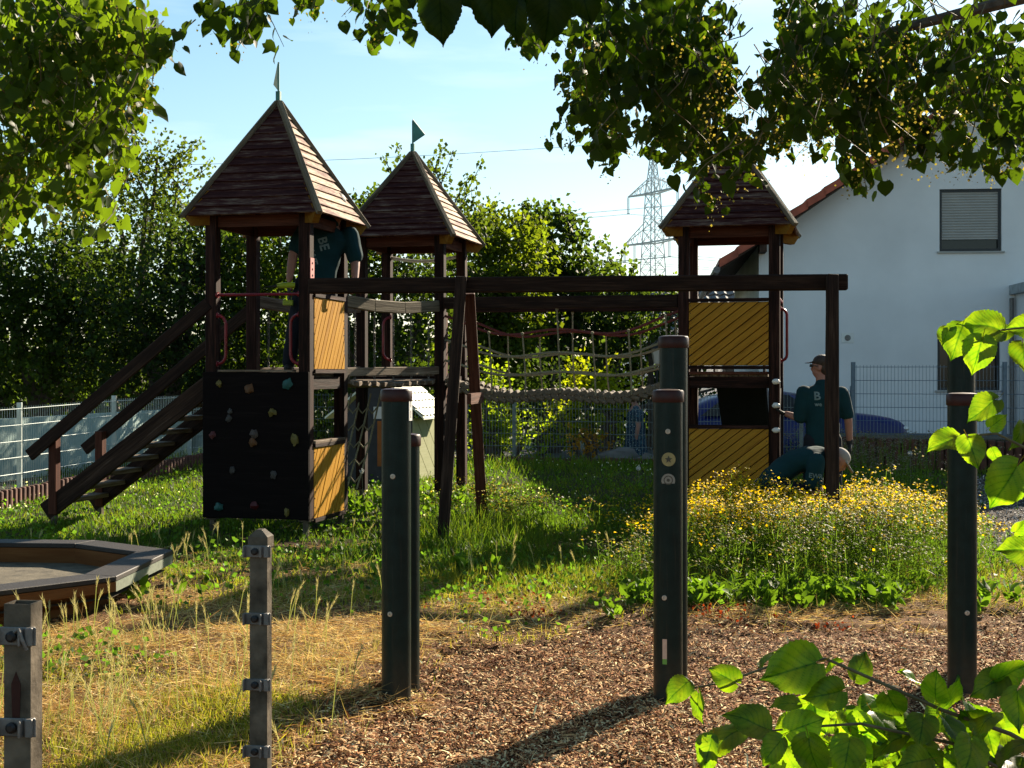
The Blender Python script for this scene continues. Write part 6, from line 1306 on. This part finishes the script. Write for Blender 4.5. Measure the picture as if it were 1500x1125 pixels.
# dry straw: fallen and standing
x, y = samp(300000, -60, 1600, 800, 1180); _, ws, wg, wb = kinds(x, y); k = (rng.random(len(x)) < np.clip(ws*.95+.22*wg*(y < 13), 0, 1)*(.5+.75*fb(x, y, 2.6, 61)+.35*fb(x, y, 7, 62))) & clear(x, y); x, y = x[k], y[k]; n = len(x)
p = np.stack([x, y, gz(x, y)+rng.uniform(.002, .03, n)], 1); d = rng.normal(size=(n, 3)); d[:, 2] = rng.uniform(-.05, .35, n)
sp = np.array([[.56, .37, .15], [.68, .52, .25], [.38, .21, .08], [.48, .39, .15], [.26, .15, .07]]); C = sp[rng.choice(5, n, p=[.3, .25, .2, .15, .1])]*(1+.15*rng.normal(size=(n, 1)))
tag(scatter('fallen_straw', GV, GF, p, rots(n, d), np.stack([rng.uniform(.0018, .0042, n), rng.gamma(3, .028, n).clip(.02, .18), rng.uniform(.03, .09, n)], 1), np.clip(C, .03, .7), M['straw']), kind='stuff')
x, y = samp(19000, -60, 1600, 790, 1180); _, ws, wg, wb = kinds(x, y); k = (rng.random(len(x)) < np.clip(ws*.9+.1*wg, 0, 1)*np.clip(.3+.8*fb(x, y, 2.3, 71), .04, 1)) & clear(x, y); x, y = x[k], y[k]; n = len(x)
sp = np.array([[.42, .34, .10], [.30, .30, .07], [.50, .40, .17], [.16, .22, .04]]); C = sp[rng.choice(4, n, p=[.35, .25, .2, .2])]*(1+.15*rng.normal(size=(n, 1)))
blades('standing_dry_grass', x, y, rng.uniform(.05, .17, n), rng.uniform(.0025, .005, n), np.clip(C, .03, .7), .4, 'straw')
# wild barley with bristly heads
bx, by = [], []
for (cx, cy, sx, sy, m) in [(-2.55, 7.0, .4, .9, 170), (-3.0, 8.0, .3, .5, 80), (-2.0, 8.2, .5, .5, 150), (-1.7, 9.2, .45, .6, 90), (-3.4, 12.1, .45, .45, 60), (-2.9, 11.5, .5, .4, 90), (-2.35, 12.2, .3, .3, 30), (-.05, 10.7, .18, .25, 30), (-1.6, 6.3, .35, .45, 130), (-1.15, 8.0, .35, .4, 40), (.55, 11.2, .3, .3, 14), (-2.0, 6.2, .25, .35, 70)]:
    bx.append(rng.normal(cx, sx, m)); by.append(rng.normal(cy, sy, m))
x = np.concatenate(bx); y = np.concatenate(by); k = clear(x, y); x, y = x[k], y[k]; n = len(x)
V, F, C = [], [], []; o = 0
for i in range(0, n, 4):
    b = np.array([x[i], y[i], gz(x[i:i+1], y[i:i+1])[0]]); h = rng.uniform(.10, .25); ln = rng.normal(size=2)*.16; tp = b+np.array([ln[0]*h, ln[1]*h, h]); s = .0022
    dd = (tp-b)/h; bend = np.array([ln[0], ln[1], 0])*1.2; hd = dd+bend; hd /= np.linalg.norm(hd); L_ = rng.uniform(.05, .085)
    V += [b+[-s, 0, 0], b+[s, 0, 0], tp+[-s, 0, 0], tp+[s, 0, 0]]; F += [(o, o+1, o+3), (o, o+3, o+2)]; C += [[.25, .28, .08]]*4; o += 4
    for kk in range(16):
        f = kk/15; a = kk*2.4; sd_ = np.cross(hd, [math.cos(a), math.sin(a), .2]); sd_ /= np.linalg.norm(sd_)+1e-9; q = tp+hd*L_*f; e = q+hd*.035+sd_*.014; ww = np.cross(sd_, hd)*.0035*(1.2-f*.5)
        V += [q-ww, q+ww, e]; F.append((o, o+1, o+2)); C += [[.46, .42, .19]]*3; o += 3
tag(np_mesh('wild_barley', V, F, M['straw'], np.array(C)), kind='stuff')
# ---------------------------------------------------------------- yellow flowering weeds
def umbels(name, x, y, h, dens_leaf=1.0, ycol=(.58, .42, .004)):
    n = len(x); g = gz(x, y); V, F, C = [], [], []
    leanx = rng.normal(size=n)*.10; leany = rng.normal(size=n)*.10
    SV = [(-.5, 0, 0), (.5, 0, 0), (.3, 1, 0), (-.3, 1, 0)]; SF = [(0, 1, 2, 3)]
    p = np.stack([x, y, g], 1); d = np.stack([leanx, leany, np.ones(n)], 1); tag(scatter(name+'_stems', SV, SF, p, rots(n, d), np.stack([np.full(n, .006), h, h], 1), np.tile(np.array([.07, .12, .02]), (n, 1))*(1+.3*rng.random((n, 1))), M['grassm']), kind='stuff')
    # feathery side leaves
    m = int(16*dens_leaf); f = rng.uniform(.08, .93, (n, m)); q = p[:, None]+d[:, None]*(f*h[:, None])[..., None]; q = q.reshape(-1, 3); dd = rng.normal(size=q.shape); dd[:, 2] = np.abs(dd[:, 2])*.8+.3; N_ = len(q)
    tag(scatter(name+'_leaves', GV, GF, q, rots(N_, dd), np.stack([rng.uniform(.004, .008, N_), rng.uniform(.04, .11, N_), rng.uniform(.03, .08, N_)], 1), np.array([.045, .08, .010])*np.clip(1+.35*rng.normal(size=(N_, 1)), .4, 2), M['grassm']), kind='stuff')
    # flower heads in flat clusters
    HV = [(-.5, -.5, 0), (.5, -.5, .0), (.5, .5, .0), (-.5, .5, 0), (0, 0, .35)]; HF = [(0, 1, 4), (1, 2, 4), (2, 3, 4), (3, 0, 4)]
    m = 12; tp = p+d*h[:, None]; q = tp[:, None]+rng.normal(size=(n, m, 3))*np.array([.045, .045, .022]); q = q.reshape(-1, 3); N_ = len(q); up = np.tile(np.array([0, 0, 1.0]), (N_, 1))+rng.normal(size=(N_, 3))*.4
    z_ = up/np.linalg.norm(up, axis=1, keepdims=True); s_ = np.cross(z_, np.array([0, 1.0, 0])); s_ /= np.linalg.norm(s_, axis=1, keepdims=True); rr = np.stack([s_, np.cross(z_, s_), z_], 2)
    yc = np.array(ycol)*np.clip(1+.25*rng.normal(size=(N_, 1)), .4, 1.6); fr_ = rng.random(N_) > sst(10.2, 11.9, q[:, 1])*.95+.05; yc[fr_] = np.array([.10, .12, .015]); br_ = rng.random(N_) < .22; yc[br_] = np.array([.12, .09, .03])
    tag(scatter(name+'_heads', HV, HF, q, rr, rng.uniform(.011, .021, N_), yc, M['blossom']), kind='stuff')
x = rng.uniform(.3, 4.6, 14000); y = rng.uniform(9.2, 14.6, 14000)
dn = np.exp(-(np.abs(x-2.42-.2*(y-11.5))/1.2)**3.2-(np.abs(y-12.15)/2.0)**4); dn = dn*(.62+.75*fb(x, y, 1.9, 83)+.25*fb(x, y, 5, 86))
k = rng.random(len(x)) < np.clip(dn, 0, 1)*.62; x, y, dn = x[k], y[k], dn[k]
h = (.34+.24*np.clip(dn*1.5, 0, 1)+.07*fb(x, y, 1.4, 84)+.05*fb(x, y, 5, 85))*rng.uniform(.5, 1.0, len(x))**.6*np.where(rng.random(len(x)) < .08, 1.25, 1.0)*(1-.22*np.exp(-((x-2.75)/.5)**2-((y-13.2)/.9)**2))
umbels('yellow_weeds', x, y, h)
x = np.concatenate([rng.normal(-.15, .16, 60), rng.normal(.95, .12, 25), rng.normal(.3, .5, 60), rng.normal(-.55, .15, 30)]); y = np.concatenate([rng.normal(14.2, .5, 60), rng.normal(10.6, .2, 25), rng.normal(13.9, .3, 60), rng.normal(14.8, .4, 30)])
umbels('scattered_yellow_weeds', x, y, rng.uniform(.18, .42, len(x)), .7, (.42, .33, .04))
# grey seeding weeds at the foot of the log wall
x = rng.normal(4.6, .6, 260); y = rng.normal(18.0, 1.0, 260); umbels('grey_seeding_weeds', x, y, rng.uniform(.3, .7, 260), .6, (.16, .15, .12))
# broadleaf weeds in front of the flowers
V, F, C = [], [], []; o = 0; bp, bd, bs, bc = [], [], [], []
for (cx, cy, sx, sy, m) in [(2.05, 9.75, .42, .22, 75), (1.6, 9.9, .3, .2, 40), (2.5, 9.85, .25, .2, 30), (.95, 9.5, .14, .15, 16), (1.05, 9.9, .15, .2, 14), (-4.0, 12.3, .25, .25, 14), (-.2, 10.9, .3, .2, 10), (3.35, 9.5, .12, .12, 8), (4.1, 9.3, .15, .3, 10), (-2.6, 9.9, .3, .3, 8), (-1.7, 15.4, .5, .4, 30), (-.9, 16.5, .5, .5, 30)]:
    for i in range(m):
        x_, y_ = rng.normal(cx, sx), rng.normal(cy, sy); z_ = gzf(x_, y_)
        for j in range(int(rng.integers(5, 9))):
            a = rng.uniform(0, 2*PI); el = rng.uniform(.3, 1.3); bp.append([x_, y_, z_+rng.uniform(0, .12)]); bd.append([math.cos(a), math.sin(a), el]); bs.append(rng.uniform(.05, .13)); bc.append(np.array([.075, .135, .013])*rng.uniform(.6, 1.4))
n = len(bp); bs = np.array(bs); DV = [(0, 0, 0), (0, .5, .0), (0, 1, -.16), (.26, .3, .09), (.22, .68, .05), (-.26, .3, .09), (-.22, .68, .05)]; DF = [(0, 3, 1), (1, 3, 4), (1, 4, 2), (0, 1, 5), (1, 6, 5), (1, 2, 6)]
tag(scatter('broadleaf_weeds', DV, DF, np.array(bp), rots(n, np.array(bd)), bs, np.array(bc), M['grassm']), kind='stuff')
# red-leaved low weeds
rp_, rd = [], []
for (cx, cy, s_, m) in [(1.27, 9.35, .12, 70), (1.45, 9.2, .1, 40), (.12, 9.15, .1, 60), (.0, 9.6, .2, 60), (2.05, 8.9, .07, 30), (1.75, 9.1, .05, 14), (-.6, 9.4, .25, 40), (1.05, 11.0, .08, 40), (4.1, 8.7, .1, 20)]:
    for i in range(m): x_, y_ = rng.normal(cx, s_), rng.normal(cy, s_); rp_.append([x_, y_, gzf(x_, y_)+rng.uniform(0, .05)]); rd.append([rng.normal(), rng.normal(), abs(rng.normal())])
n = len(rp_); tag(scatter('red_leaved_weeds', LQ, LF, np.array(rp_), rots(n, np.array(rd)), rng.uniform(.012, .034, n), np.array([.15, .022, .01])*rng.uniform(.3, 1.2, (n, 1)), M['grassm']), kind='stuff')
# white daisies in the lawn
x, y = samp(2600, -20, 1000, 680, 780); k = (fb(x, y, 1.1, 91) > .15) & clear(x, y); x, y = x[k], y[k]; n = len(x)
p = np.stack([x, y, gz(x, y)+rng.uniform(.08, .16, n)], 1); tag(scatter('white_daisies', LQ, LF, p, rots(n, rng.normal(size=(n, 3))), rng.uniform(.015, .03, n), np.full((n, 3), .55), M['grassm']), kind='stuff')
# dandelion clocks
M['puff'] = plain('dandelion_down', (.6, .6, .56), .9, bmp=0)
for (px, py, D, lb) in ((530, 690, 16.0, 'white dandelion clock beside the nearest tower, in front of the climbing net'), (1333, 664, 17.5, 'white dandelion clock in front of the brown log wall'), (935, 686, 18.0, 'white dandelion clock near the person in the patterned dress')):
    q = P(px, py, D); g = gzf(q.x, q.y); t = thing('dandelion', (q.x, q.y, g), lb, 'dandelion'); mb = MB(); mb.tube([(q.x, q.y, g), (q.x+.01, q.y, (g+q.z)/2), q], .003, 4); mb.build('stem', M['grassm'] if False else M['rope'], t)
    mb = MB()
    for i in range(60):
        v = Vector(rng.normal(size=3)).normalized(); e = q+v*.03; s = v.orthogonal().normalized()*.006; mb.add([q+v*.01, e+s, e-s], [(0, 1, 2)])
    mb.blob(q, .012, 6, 4); mb.build('seed_head', M['puff'], t)
